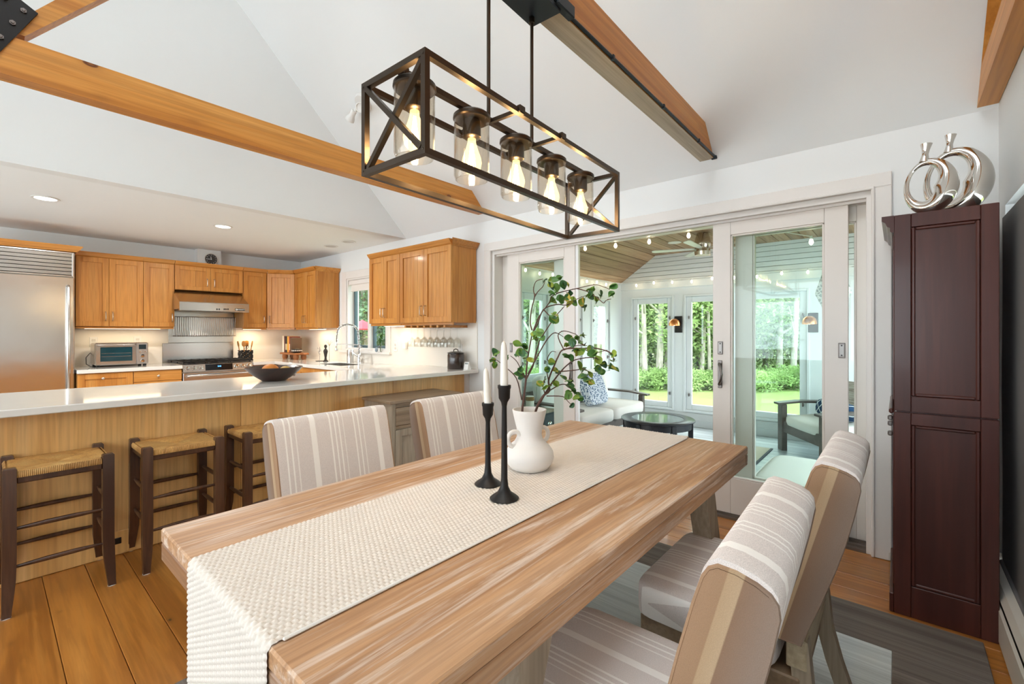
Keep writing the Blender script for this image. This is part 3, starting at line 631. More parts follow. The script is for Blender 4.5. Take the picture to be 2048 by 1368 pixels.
# refrigerator
t = T('refrigerator', 'built-in stainless steel refrigerator with a louvred top grille', 'refrigerator', (-6.85, .15, 0))
B(MB().box(-7.13, -.31, 0, -6.56, .612, 2.092, .004), 'body', STEEL, t)
d_ = B(MB().box(-6.559, -.302, .1, -6.52, .604, 1.828, .006), 'door', FRSTEEL, t)
B(MB().tube([(-6.52, .557, .5), (-6.47, .557, .505), (-6.465, .557, .52), (-6.465, .557, 1.715), (-6.47, .557, 1.73), (-6.52, .557, 1.735)], .014, 10), 'handle', STEEL, d_, 60)
B(MB().box(-6.559, .588, 1.834, -6.52, .605, 2.086, .003).box(-6.559, -.303, 1.834, -6.52, -.286, 2.086, .003).box(-6.559, -.286, 2.072, -6.52, .588, 2.086, .003).box(-6.559, -.286, 1.834, -6.52, .588, 1.846, .003), 'grille_frame', STEEL, t)
for k in range(6):
    z = 1.85+k*.037
    B(MB().prism([(-6.545, z+.032), (-6.522, z+.032), (-6.526, z+.002), (-6.534, z)], 'y', -.285, .587), 'louvre', STEEL, t, 30)
B(MB().box(-6.5585, -.285, 1.848, -6.552, .587, 2.07), 'grille_back', BLACKP, t)
t = T('cornice', 'wood cornice across the top of the refrigerator', 'cornice', (-6.6, .15, 2.1))
crown(t, Mx((-6.53, -.31, 0), PI/2), 0, .93, 2.105, 0, 1, CABY, .28)
B(MB().box(-7.13, -.31, 2.093, -6.53, .62, 2.152), 'top_panel', CAB, t)
# hood
t = T('range_hood', 'stainless steel under-cabinet range hood', 'range hood', (-6.8, 1.9, 1.52))
B(MB().prism([(-7.13, 1.786), (-6.845, 1.786), (-6.505, 1.628), (-6.5, 1.62), (-6.5, 1.525), (-6.505, 1.52), (-6.53, 1.52), (-6.53, 1.54), (-7.13, 1.54)], 'y', 1.506, 2.264), 'canopy', STEEL, t)
B(MB().box(-7.1, 1.53, 1.528, -6.55, 2.24, 1.538), 'filter', metal('hood_filter', (.25, .24, .23, 1), .4), t)
for v in (433, 437, 447, 452, 457): pass
for u in (434, 438.5, 448.5, 452, 456):
    p = atx(u, 618.5, -6.5); B(MB().box(-6.501, p.y-.008, p.z-.009, -6.497, p.y+.008, p.z+.009, .002), 'button', BLACKP, t)
p = atx(480, 619.5, -6.5); o = B(MB().box(-6.501, p.y-.057, p.z-.014, -6.496, p.y+.057, p.z+.014, .003), 'badge', BLACKP, t)
WHT = plain('white_print', C(235, 235, 235), .5, var=0)
Mb = Matrix.Translation((-6.4955, p.y+.012, p.z)) @ Matrix.Rotation(PI/2, 4, 'Z') @ Matrix.Rotation(PI/2, 4, 'X')
text('DYNASTY', 'badge_lettering', WHT, Mb, .02, o)
B(MB().lathe([(.0105, 0), (.0105, .001), (.0055, .001), (.0055, 0), (.0105, 0)], n=16, M=Matrix.Translation((-6.4958, p.y-.042, p.z)) @ Matrix.Rotation(PI/2, 4, 'Y')), 'badge_emblem', WHT, o)
# range
t = T('range', 'stainless steel gas range with six knobs and black grates', 'range', (-6.8, 1.905, 0))
B(MB().box(-7.12, 1.526, .02, -6.5, 2.288, .868, .003), 'body', STEEL, t)
B(MB().prism([(-6.5, .872), (-6.455, .868), (-6.44, .785), (-6.5, .78)], 'y', 1.526, 2.288), 'control_panel', STEEL, t)
ctl = lambda u, v: atx(u, v, -6.447)
for u, v in ((374.8, 738), (388.5, 737), (402.5, 735.5), (472.8, 731), (485, 730), (497, 729)):
    p = ctl(u, v); M = Matrix.Translation((-6.449, p.y, .827)) @ Matrix.Rotation(R(82), 4, 'Y')
    B(MB().lathe([(0, .036), (.019, .035), (.021, .03), (.022, .008), (.026, .004), (.026, -.001)], n=20, M=M), 'knob', SILVER, t, 40)
a, b = ctl(411, 735).y, ctl(465, 735).y
o = B(MB().prism([(-6.452, .865), (-6.446, .865), (-6.434, .79), (-6.441, .79)], 'y', a, b), 'display', plain('display_glass', C(10, 12, 18), .08), t)
text('5:42', 'display_digits', emit('display_blue', C(90, 170, 255), 3), Matrix.Translation((-6.4375, (a+b)/2, .836)) @ Matrix.Rotation(PI/2, 4, 'Z') @ Matrix.Rotation(R(82), 4, 'X'), .022, o)
o = B(MB().box(-6.498, 1.53, .2, -6.45, 2.284, .772, .006), 'oven_door', STEEL, t)
B(MB().box(-6.452, 1.62, .32, -6.447, 2.19, .62, .002), 'oven_window', BLACKP, o)
B(MB().tube([(-6.45, 1.57, .725), (-6.405, 1.57, .735), (-6.4, 1.585, .738), (-6.4, 2.23, .738), (-6.405, 2.245, .735), (-6.45, 2.245, .725)], .013, 10), 'handle', STEEL, o, 60)
B(MB().box(-6.498, 1.53, .03, -6.455, 2.284, .19, .005), 'warming_drawer', STEEL, t)
B(MB().box(-7.1, 1.53, .868, -6.47, 2.284, .875, .003), 'cooktop', BLACKP, t)
for k in range(3):
    y0 = 1.54+k*.25; g = MB()
    for y in (y0+.004, y0+.078, y0+.158, y0+.236): g.box(-7.06, y-.005, .892, -6.49, y+.005, .906, .002)
    for x in (-7.05, -6.78, -6.5): g.box(x-.005, y0+.009, .89, x+.005, y0+.231, .904, .002).box(x-.005, y0+.002, .876, x+.005, y0+.01, .891).box(x-.005, y0+.23, .876, x+.005, y0+.238, .891)
    B(g, 'grate', BLACKM, t)
    for x in (-6.92, -6.64): B(MB().lathe([(0, .014), (.03, .013), (.034, .006), (.045, .003), (.045, 0)], (x, y0+.12, .8755), 16), 'burner', BLACKM, t, 40)
t = T('wall_panel', 'brushed steel splash panel on the wall behind the range', 'splash panel', (-7.12, 1.9, .88))
B(MB().box(-7.137, 1.47, .87, -7.126, 2.279, 1.118, .002), 'lower_sheet', STEEL, t); B(MB().box(-7.137, 1.53, 1.1225, -7.124, 2.279, 1.785, .002), 'upper_sheet', STEEL, t)
t = T('wire_rack', 'folding wire drying rack hung against the steel splash panel', 'rack', (-7.06, 1.93, 1.2)); k = 0
for a, b in ((1.592, 1.9), (1.925, 2.285)):
    n = 13 if a < 1.9 else 16; w_ = MB().tube([(-7.07, a, 1.463), (-7.07, b, 1.463)], .004, 6).tube([(-7.05, a-.03, 1.212), (-7.05, b, 1.212)], .004, 6)
    for i in range(n+1):
        y = a+(b-a)*i/n; w_.tube([(-7.07, y, 1.463), (-7.085, y, 1.35), (-7.05, y, 1.212), (-7.045, y, 1.2)], .0028, 5)
    B(w_, 'wire_panel', metal('rack_wire', (.34, .3, .27, 1), .3), t, 60)
# toaster oven
t = T('toaster_oven', 'stainless toaster oven on the counter beside the refrigerator', 'toaster oven', (-6.9, 1.03, .866))
B(MB().box(-7.08, .79, .884, -6.765, 1.262, 1.14, .016), 'body', STEEL, t)
B(MB().box(-6.765, .795, .888, -6.75, 1.15, 1.136, .006), 'door_frame', STEEL, t)
o = B(MB().box(-6.7505, .835, .93, -6.746, 1.112, 1.09, .004), 'door_window', plain('oven_window_glass', C(34, 74, 84), .08, var=.5, vs=(9, 9, 14)), t)
for z in (.985, 1.02): B(MB().tube([(-6.7455, .845, z), (-6.7455, 1.1, z)], .0022, 5), 'rack_bar', STEEL, o)
B(MB().tube([(-6.75, .815, 1.112), (-6.722, .815, 1.114), (-6.718, .83, 1.115), (-6.718, 1.12, 1.115), (-6.722, 1.135, 1.114), (-6.75, 1.135, 1.112)], .008, 8), 'handle', STEEL, t, 60)
o = B(MB().box(-6.765, 1.1505, .888, -6.75, 1.258, 1.136, .006), 'control_panel', metal('toaster_panel', (.6, .59, .57, 1), .3), t)
B(MB().box(-6.7505, 1.17, 1.06, -6.746, 1.238, 1.115, .003), 'screen', plain('toaster_screen', C(40, 52, 54), .15), o)
for y, z, r in ((1.204, .985, .02), (1.204, .925, .02), (1.18, 1.035, .01), (1.228, 1.035, .01)):
    B(MB().lathe([(0, .016), (r*.85, .015), (r, .01), (r, 0)], n=16, M=Matrix.Translation((-6.75, y, z)) @ Matrix.Rotation(PI/2, 4, 'Y')), 'dial', SILVER, o, 40)
for x in (-7.05, -6.79):
    for y in (.82, 1.23): B(MB().box(x-.015, y-.015, .8665, x+.015, y+.015, .884), 'foot', BLACKP, t)
B(MB().tube([(-7.08, .9, 1.0), (-7.09, .79, 1.02), (-7.0, .745, .97), (-6.93, .74, .9), (-6.9, .77, .873), (-6.85, .78, .872)], .004, 6), 'power_cord', BLACKP, t, 60)
def outlet(label, M, group=None):
    t = T('wall_outlet', label, 'outlet', M.translation)
    B(MB().box(-.036, -.006, -.058, .036, -.0005, .058, .004, M), 'cover_plate', WPL, t)
    for s in (-1, 1): B(MB().box(-.017, -.009, s*.021-.014, .017, -.006, s*.021+.014, .003, M).box(-.008, -.0095, s*.021-.006, -.005, -.0088, s*.021+.006, 0, M).box(.005, -.0095, s*.021-.006, .008, -.0088, s*.021+.006, 0, M), 'socket', plain('socket', C(206, 202, 196), .4), t)
outlet('white outlet on the splash behind the left end of the toaster oven', Mx((XL+.012, .825, 1.145), PI/2))
outlet('white outlet on the splash behind the right end of the toaster oven', Mx((XL+.012, 1.225, 1.15), PI/2))
outlet('white double outlet on the wall right of the kitchen window', Mx((-4.61, W-.012, 1.085)))
outlet('white outlet on the wall above the brown canister', Mx((-3.47, W-.012, 1.08)))
# clock
t = T('wall_clock', 'round dark clock with a pale rim on the white duct chase', 'clock', (-7.0, 1.965, 2.235)); Mc = Matrix.Translation((-7.019, 1.975, 2.24)) @ Matrix.Rotation(PI/2, 4, 'Z') @ Matrix.Rotation(PI/2, 4, 'X')
B(MB().lathe([(.078, 0), (.081, .012), (.078, .02), (.072, .02), (.07, .012), (0, .012)], n=40, M=Mc), 'rim', plain('clock_rim', C(220, 214, 206), .4), t, 40)
B(MB().lathe([(0, .0135), (.071, .0135), (.071, .0125)], n=40, M=Mc), 'dial', plain('clock_dial', C(56, 54, 54), .5), t)
for h in range(1, 13):
    a = PI/2-2*PI*h/12; text(str(h), 'numeral', WHT, Mc @ Matrix.Translation((.055*math.cos(a), .055*math.sin(a), .0137)), .017, t)
for a, L, w_ in ((PI/2-R(352), .036, .0035), (PI, .052, .0028)):
    B(MB().box(-.008, -w_, 0, L, w_, .0012, 0, Mc @ Matrix.Translation((0, 0, .0155)) @ Matrix.Rotation(a, 4, 'Z')), 'hand', WHT, t)
# utensil crock right of the range
cx, cyy = -6.95, 2.375
t = T('utensil_crock', 'square black pierced-metal utensil holder beside the range', 'crock', (cx, cyy, .866)); cm = MB()
for sx, sy in ((1, 0), (-1, 0), (0, 1), (0, -1)):
    for i in range(7):
        for j in range(9):
            if (i+j*3) % 4 == 1: continue
            a0 = -.072+i*.0205; z0 = .87+j*.0155
            if sx: cm.box(cx+sx*.072-.002, cyy+a0, z0, cx+sx*.072+.002, cyy+a0+.0206, z0+.0156)
            else: cm.box(cx+a0, cyy+sy*.072-.002, z0, cx+a0+.0206, cyy+sy*.072+.002, z0+.0156)
cm.box(cx-.074, cyy-.074, .8665, cx+.074, cyy+.074, .872); B(cm, 'pierced_body', BLACKM, t)
SPOON = wood('spoon_wood', [C(186, 124, 56), C(206, 146, 74), C(216, 160, 90)], 2, 60, .06, .5)
for i, (dx, dy, tx, ty, kind, lab) in enumerate(((-.02, -.05, .0, -.16, 0, 'wooden spoon leaning left in the black utensil holder'), (.02, -.02, .05, -.05, 0, 'upright wooden spoon in the middle of the black utensil holder'),
                                       (-.03, .02, -.02, .03, 1, 'slim wooden spatula behind the spoons in the utensil holder'), (.02, .04, .04, .15, 1, 'broad wooden spatula leaning right in the utensil holder'), (.0, .0, .1, .02, 2, 'black-handled scissors in the utensil holder'))):
    ax = Vector((tx, ty, 1)).normalized(); p = Vector((cx+dx, cyy+dy, .876)); M = Matrix.Translation(p) @ ax.to_track_quat('Z', 'X').to_matrix().to_4x4()
    if kind == 2:
        mb = MB().tube([(0, 0, 0), (0, 0, .16)], .004, 6, M)
        for s in (-1, 1): mb.tube([(0, s*.017+.015*math.cos(a), .18+.02*math.sin(a)) for a in [k*PI/6 for k in range(12)]], .0035, 5, M, closed=True)
        solo(mb, 'scissors', BLACKP, lab, 'scissors', p, 60); continue
    mb = MB().tube([(0, 0, 0), (0, 0, .17), (0, 0, .19)], [.005, .006, .007], 7, M)
    mb.puff((0, 0, .225), (.008, .03, .042), .8 if kind == 0 else .5, 6, 1, M)
    solo(mb, 'wooden_spoon' if kind == 0 else 'wooden_spatula', SPOON, lab, 'utensil', p, 60)
# footed board with books and a bowl, in the corner
t = T('footed_board', 'round-ended wooden riser with stub feet in the kitchen corner', 'riser', (-6.83, 2.98, .866))
BRD = wood('riser_wood', [C(128, 74, 38), C(156, 98, 54), C(172, 112, 66)], 0, 50, .06, .5)
bx0, bx1, by = -7.1, -6.4, 2.96
B(MB().box(bx0+.09, by-.1, .935, bx1-.09, by+.1, .962, .006), 'board', BRD, t)
for s, x in ((-1, bx0+.09), (1, bx1-.09)): B(MB().box(min(x, x+s*.09)+(.0005 if s > 0 else 0), by-.03, .937, max(x, x+s*.09)-(.0005 if s < 0 else 0), by+.03, .96, .01), 'grip', BRD, t)
for x in (bx0+.17, bx1-.17):
    for y in (by-.055, by+.055): B(MB().lathe([(0, 0), (.03, 0), (.04, .03), (.036, .0685), (0, .0685)], (x, y, .866), 12), 'foot', BRD, t, 40)
x = -7.02; bk = 0
for w_, h, col, lab in ((.034, .25, (236, 230, 216), 'cream book at the left end of the riser'), (.03, .245, (228, 220, 204), 'second cream book on the riser, next to the black ones'), (.04, .24, (86, 30, 26), 'maroon-edged book on the wooden riser'),
                        (.03, .235, (40, 34, 30), 'black book with pale lettering block on the riser'), (.036, .24, (34, 30, 28), 'thick black book left of the yellow one'), (.034, .24, (232, 178, 62), 'bright yellow book on the wooden riser'),
                        (.03, .235, (226, 140, 66), 'orange book beside the yellow one'), (.036, .235, (122, 52, 40), 'brick-red book on the riser'), (.05, .215, (96, 70, 48), 'brown book at the right end of the row')):
    r_ = solo(MB().box(x+.001, by-.06, .9625, x+w_-.001, by+.09, .9625+h, .003), 'book', plain('book_cover', C(*col), .55, var=.12, vs=(40, 40, 12)), lab, 'book', (x+w_/2, by, .9625), group='books on the wooden riser')
    B(MB().box(x+.003, by-.05, .9625+h, x+w_-.003, by+.088, .9625+h+.001), 'page_block', plain('pages', C(232, 224, 206), .8), r_)
    if bk in (3, 4, 7): B(MB().box(x+.006, by-.0612, 1.0, x+w_-.006, by-.0598, 1.09), 'spine_label', plain('label_paper', C(222, 206, 170), .6), r_)
    bk += 1; x += w_
t = T('trinket_bowl', 'small dark bowl with a pale scalloped pattern at the right of the riser', 'bowl', (-6.6, by-.03, .963))
B(MB().lathe([(0, .002), (.05, 0), (.062, .02), (.075, .052), (.072, .055), (.058, .025), (0, .012)], (-6.6, by-.03, .9625), 24), 'bowl', plain('dark_pottery', C(44, 38, 34), .4), t, 40)
for k in range(18):
    a = 2*PI*k/18; B(MB().box(-.007, -.001, -.011, .007, .0015, .011, .001, Mx((-6.6+.0695*math.cos(a), by-.03+.0695*math.sin(a), 1.0), a+PI/2)), 'pale_scallop', PORC, t)
solo(MB().puff((-6.585, by-.03, 1.008), (.045, .03, .022), .8, 6), 'seed_pod', plain('pod', C(92, 84, 70), .8, var=.3), 'grey seed pod lying in the patterned bowl', 'pod', (-6.585, by-.03, 1.0), 60)
# figurines by the sink
solo(MB().lathe([(0, 0), (.035, 0), (.036, .008), (.018, .02), (.014, .05), (.022, .1), (.03, .135), (.026, .155), (.012, .17), (.01, .18), (.019, .192), (.02, .21), (.012, .225), (0, .228)], (-5.87, 2.99, .866), 14), 'figurine', plain('dark_bronze', C(52, 46, 40), .4, .5), 'slender dark torso figurine left of the sink', 'figurine', (-5.87, 2.99, .866), 50)
o = T('figurine_twigs', 'bare twigs rising from behind the dark figurine', 'twigs', (-5.86, 3.03, .866))
tw = MB().tube([(-5.86, 3.035, .868), (-5.855, 3.035, 1.08)], .002, 5)
for dx, dz in ((-.09, .09), (.09, .085), (-.04, .13), (.05, .12)): tw.tube([(-5.855, 3.035, 1.075), (-5.855+dx*.5, 3.035, 1.085+dz*.35), (-5.855+dx, 3.035, 1.08+dz*.6)], .0016, 4)
B(tw, 'twig', BLACKM, o)
o = T('wire_sculpture', 'small wire tree sculpture with silver leaves left of the dark figurine', 'sculpture', (-6.0, 2.97, .866))
B(MB().lathe([(0, 0), (.05, 0), (.05, .006), (0, .008)], (-6.0, 2.97, .866), 14), 'base', BLACKM, o)
B(MB().tube([(-6.0, 2.97, .872), (-5.995, 2.97, .93), (-6.01, 2.97, .98), (-5.99, 2.97, 1.06)], .003, 5).tube([(-6.005, 2.97, .96), (-6.045, 2.97, 1.0)], .002, 4).tube([(-6.005, 2.97, .98), (-5.965, 2.97, 1.03)], .002, 4), 'wire', PEWTER, o)
for k in range(12): B(MB().puff((-6.0+random.uniform(-.055, .05), 2.97+random.uniform(-.01, .01), .95+random.uniform(0, .12)), (.009, .003, .011), 1, 4), 'metal_leaf', SILVER, o)
# faucet and soap cylinder
t = T('faucet', 'chrome spring-neck kitchen faucet at the sink', 'faucet', (-5.146, 3.06, .866)); fx, fy = -5.146, 3.06
B(MB().lathe([(0, 0), (.03, 0), (.03, .006), (.022, .012), (.02, .1), (.017, .12), (.012, .125), (0, .125)], (fx, fy, .866), 16), 'body', CHROME, t, 40)
pth = [(fx, fy, .98), (fx-.005, fy, 1.12), (fx-.02, fy-.005, 1.25)]+[(fx-.17+.16*math.cos(a), fy-.06+.055*math.cos(a), 1.25+.11*math.sin(a)) for a in [PI*k/14 for k in range(1, 14)]]+[(fx-.335, fy-.118, 1.22), (fx-.34, fy-.12, 1.12)]
hose = B(MB().tube(pth, .007, 8), 'hose', PEWTER, t, 60)
cv = [Vector(p) for p in pth]; sp_ = []; tot = 170
seg = [(cv[i+1]-cv[i]).length for i in range(len(cv)-1)]; Ltot = sum(seg)
for k in range(tot*6):
    s = Ltot*k/(tot*6); i = 0
    while i < len(seg)-1 and s > seg[i]: s -= seg[i]; i += 1
    p = cv[i].lerp(cv[i+1], s/seg[i]); tg = (cv[i+1]-cv[i]).normalized(); u_ = tg.cross(Vector((.5, -.86, 0))).normalized(); w_ = tg.cross(u_); a = 2*PI*k/14
    sp_.append(p+(u_*math.cos(a)+w_*math.sin(a))*.0125)
B(MB().tube(sp_, .0024, 3), 'spring_coil', CHROME, t, 60)
B(MB().lathe([(0, 0), (.02, 0), (.022, .02), (.014, .05), (.012, .11), (0, .11)], (fx-.34, fy-.12, 1.02), 14), 'spray_head', CHROME, t, 40)
B(MB().tube([(fx-.005, fy, 1.1), (fx-.34, fy-.12, 1.105)], .007, 8), 'support_arm', CHROME, t, 60)
B(MB().tube([(fx, fy-.015, .95), (fx-.03, fy-.06, .99), (fx-.05, fy-.08, 1.02)], [.01, .008, .006], 8).lathe([(0, 0), (.02, 0), (.02, .03), (0, .03)], n=12, M=Matrix.Translation((fx+.015, fy, .94)) @ Matrix.Rotation(PI/2, 4, 'Y')), 'lever', CHROME, t, 50)
solo(MB().lathe([(0, 0), (.042, 0), (.042, .165), (.038, .17), (0, .17)], (-5.36, 3.06, .866), 24), 'steel_canister', STEEL, 'plain brushed steel cylinder standing left of the faucet', 'canister', (-5.36, 3.06, .866), 40)
# plant on the window sill
t = T('sill_plant', 'small green bamboo plant in a glass jar on the kitchen window sill', 'plant', (-4.87, 3.19, 1.012))
B(MB().lathe([(0, 0), (.024, 0), (.03, .02), (.026, .06), (.022, .075), (.019, .075), (.022, .06), (.026, .02), (0, .004)], (-4.9, 3.2, 1.012), 16), 'jar', CGLASS, t, 50)
LEAFG = plain('plant_leaf', C(64, 112, 44), .45, var=.35, vs=(30, 30, 30), rnd=.25)
B(MB().tube([(-4.9, 3.2, 1.02), (-4.88, 3.2, 1.12), (-4.85, 3.2, 1.2), (-4.845, 3.2, 1.27)], .004, 6).tube([(-4.89, 3.2, 1.08), (-4.92, 3.2, 1.15)], .003, 5), 'stem', LEAFG, t)
for k in range(17):
    p = Vector((-4.87+random.uniform(-.03, .04), 3.2+random.uniform(-.02, .005), 1.09+.012*k)); a = Vector((random.uniform(-1, 1), random.uniform(-.5, .1), random.uniform(-.3, .9))).normalized()
    M = Matrix.Translation(p) @ a.to_track_quat('X', 'Z').to_matrix().to_4x4()
    B(MB().grid(lambda a_, b_: (a_*.075, (b_-.5)*.026*math.sin(PI*min(.97, a_*.9+.08)), .01*math.sin(PI*a_)+.006*abs(b_-.5)), 5, 2, M), 'leaf', LEAFG, t, 60)
solo(MB().puff((-4.935, 3.17, 1.04), (.02, .016, .028), .8, 6), 'sill_ornament', plain('blue_grey_glaze', C(126, 142, 156), .3), 'small blue-grey ornament beside the sill plant', 'ornament', (-4.935, 3.17, 1.012), 60)
# plug-in light, wine glasses
t = T('plug_in_light', 'small glowing plug-in night light under the wall cabinets', 'light', (-4.4, W-.012, 1.13))
B(MB().box(-4.43, W-.05, 1.06, -4.37, W-.0125, 1.15, .008), 'body', WPL, t)
B(MB().box(-4.44, W-.07, 1.152, -4.36, W-.014, 1.22, .006), 'diffuser', emit('night_light_glow', (1, .88, .66, 1), 2.2), t)
t = T('stemware_rack', 'wooden stemware rack under the wide wall cabinet', 'rack', (-3.67, 3.06, 1.3))
for k in range(7): B(MB().box(-4.0+k*.105-.014, 2.92, 1.305, -4.0+k*.105+.014, 3.22, 1.328, .002), 'rail', CABX, t)
gp = [(0, .0), (.034, .0), (.034, .0015), (.004, .006), (.0035, .085), (.012, .096), (.034, .125), (.039, .16), (.034, .2), (.0325, .2), (.037, .16), (.0325, .126), (0, .1)]
gmb = MB().lathe([(r, -z) for r, z in gp], n=16); g0 = None
for r in range(3):
    for k in range(6):
        loc = (-3.9475+k*.105, 2.96+r*.09, 1.304)
        if g0 is None:
            g0 = solo(gmb, 'wine_glass', CGLASS, 'clear wine glass hanging upside down from the rack under the wide wall cabinet', 'wine glass', (0, 0, 0), 50, 'hanging wine glasses'); g0.location = loc
        else: twin(g0, loc)
# canister, timer, bowl on the peninsula
t = T('canister', 'dark brown glazed lidded canister at the wall end of the peninsula', 'canister', (-3.4, 3.11, .886)); c_ = (-3.405, 3.105, .8862)
POT = plain('brown_glaze', C(52, 38, 30), .25, var=.4, vs=(30, 30, 3), coat=.4)
B(MB().lathe([(0, 0), (.082, 0), (.086, .006), (.086, .145), (.08, .156), (.06, .16), (0, .16)], c_, 28), 'pot', POT, t, 40)
B(MB().lathe([(0, .178), (.05, .177), (.078, .168), (.09, .163), (.09, .159), (0, .159)], c_, 28), 'lid', POT, t, 40)
B(MB().tube([(c_[0]-.035, c_[1], c_[2]+.172), (c_[0]-.03, c_[1], c_[2]+.194), (c_[0], c_[1], c_[2]+.202), (c_[0]+.03, c_[1], c_[2]+.194), (c_[0]+.035, c_[1], c_[2]+.172)], .005, 8), 'lid_handle', POT, t, 60)
t = T('kitchen_timer', 'small white digital timer beside the brown canister', 'timer', (-3.262, 3.13, .886))
B(MB().prism([(3.105, .8865), (3.118, .955), (3.128, .962), (3.15, .8865)], 'x', -3.292, -3.232), 'case', WPL, t)
B(MB().prism([(3.113, .925), (3.1165, .95), (3.119, .95), (3.1155, .925)], 'x', -3.284, -3.24), 'screen', plain('lcd', C(112, 122, 120), .3), t)
bc = Vector((-3.63, 1.44, .8865)); WEN = wood('dark_bowl_wood', [C(40, 24, 18), C(56, 34, 26), C(66, 42, 32)], 0, 50, .1, .3, coat=.3)
t = solo(MB().lathe([(0, 0), (.08, 0), (.086, .004), (.13, .034), (.175, .072), (.2, .1), (.198, .106), (.192, .105), (.165, .075), (.12, .04), (.07, .014), (0, .01)], bc, 40), 'wooden_bowl', WEN, 'large dark wooden bowl of fruit on the peninsula', 'bowl', bc, 40)
solo(MB().puff(bc+Vector((.02, -.035, .073)), (.062, .062, .056), .95, 10), 'gourd', plain('orange_skin', C(206, 124, 40), .5, var=.15, vs=(20, 20, 3)), 'orange gourd in the dark wooden bowl', 'gourd', bc, 60)
solo(MB().puff(bc+Vector((.03, .07, .068)), (.05, .042, .04), .95, 8), 'yellow_fruit', plain('yellow_skin', C(206, 164, 74), .5, var=.2), 'yellow fruit right of the orange gourd in the bowl', 'fruit', bc, 60)
t = T('shell', 'grey-and-white striped pointed shell in the wooden bowl', 'shell', bc+Vector((.08, .11, .06)))
M = Matrix.Translation(bc+Vector((.07, .12, .076))) @ Vector((.4, .5, .6)).to_track_quat('Z', 'X').to_matrix().to_4x4()
for k in range(6): B(MB().lathe([(.034-.005*k, 0), (.037-.005*k, .006), (.03-.005*k, .0125)], (0, 0, -.03+k*.0125), 12, M), 'whorl', PORC if k % 2 else plain('shell_grey', C(134, 120, 116), .5), t, 50)
# under-cabinet strips (real fixtures with warm light)
UC = emit('under_cabinet_diffuser', (1, .85, .62, 1), 3)
for lab, b, ax in (('slim under-cabinet light above the toaster oven', (-6.98, .72, 1.3, -6.92, 1.42, 1.318), 1), ('slim under-cabinet light beside the corner cabinet', (-6.98, 2.34, 1.3, -6.92, 2.58, 1.318), 1), ('slim under-cabinet light left of the kitchen window', (-6.5, 3.05, 1.3, -6.05, 3.1, 1.318), 0), ('slim under-cabinet light right of the kitchen window', (-4.6, 3.05, 1.33, -4.1, 3.1, 1.348), 0)):
    c_ = ((b[0]+b[3])/2, (b[1]+b[4])/2, b[2]); t = T('under_cabinet_light', lab, 'light', c_)
    B(MB().box(*b, .003), 'housing', WPL, t); B(MB().box(b[0]+.008, b[1]+.01, b[2]-.002, b[3]-.008, b[4]-.01, b[2]), 'diffuser', UC, t)
    lamp('under_cabinet_lamp', 'AREA', (c_[0], c_[1], b[2]-.006), .95 if 'right' not in lab else .55, (1, .78, .5), b[3]-b[0], None, b[4]-b[1])
# ---------------------------------------------------------------- dining room
t = T('dining_table', 'limed oak dining table with splayed legs under the chandelier', 'table', (-.9485, 1.216, 0))
tx0, tx1, ty0, ty1 = -1.405, -.492, .287, 2.145
B(MB().box(tx0, ty0, .725, tx1, ty1, .76, .004), 'tabletop', OAK, t)
OAKX = wood('limed_oak_end', [C(136, 96, 68), C(160, 118, 86), C(176, 138, 108)], 0, 110, .03, .4, rnd=.04, dist=1.6, broad=6, streak=C(196, 172, 152))
for b in ((tx1-.05, ty0+.03, tx1-.0005, ty1-.03), (tx0+.0005, ty0+.03, tx0+.05, ty1-.03)): B(MB().box(b[0], b[1], .68, b[2], b[3], .7242, .003), 'edge_board', OAK, t)
for b in ((tx0+.0005, ty0+.0005, tx1-.0005, ty0+.0295), (tx0+.0005, ty1-.0295, tx1-.0005, ty1-.0005)): B(MB().box(b[0], b[1], .68, b[2], b[3], .7242, .003), 'edge_board', OAKX, t)
for sx in (-1, 1):
    for sy in (-1, 1):
        x = -.9485+sx*.39; y0 = 1.216+sy*.5; y1 = 1.216+sy*.75
        M = MB().add([(x+dx*.034, y1+dy*.036, .013) for dx in (-1, 1) for dy in (-1, 1)]+[(x+dx*.034, y0+dy*.05, .7242) for dx in (-1, 1) for dy in (-1, 1)],
                     [(0, 1, 3, 2), (4, 6, 7, 5), (0, 4, 5, 1), (2, 3, 7, 6), (0, 2, 6, 4), (1, 5, 7, 3)])
        B(M, 'leg', GREYOAK, t)
for sy in (-1, 1): B(MB().box(-1.3, 1.216+sy*.52-.02, .6, -.6, 1.216+sy*.52+.02, .68, .003), 'cross_rail', GREYOAK, t)
B(MB().box(-.97, .6, .33, -.925, 1.83, .4, .003), 'stretcher', GREYOAKY, t)
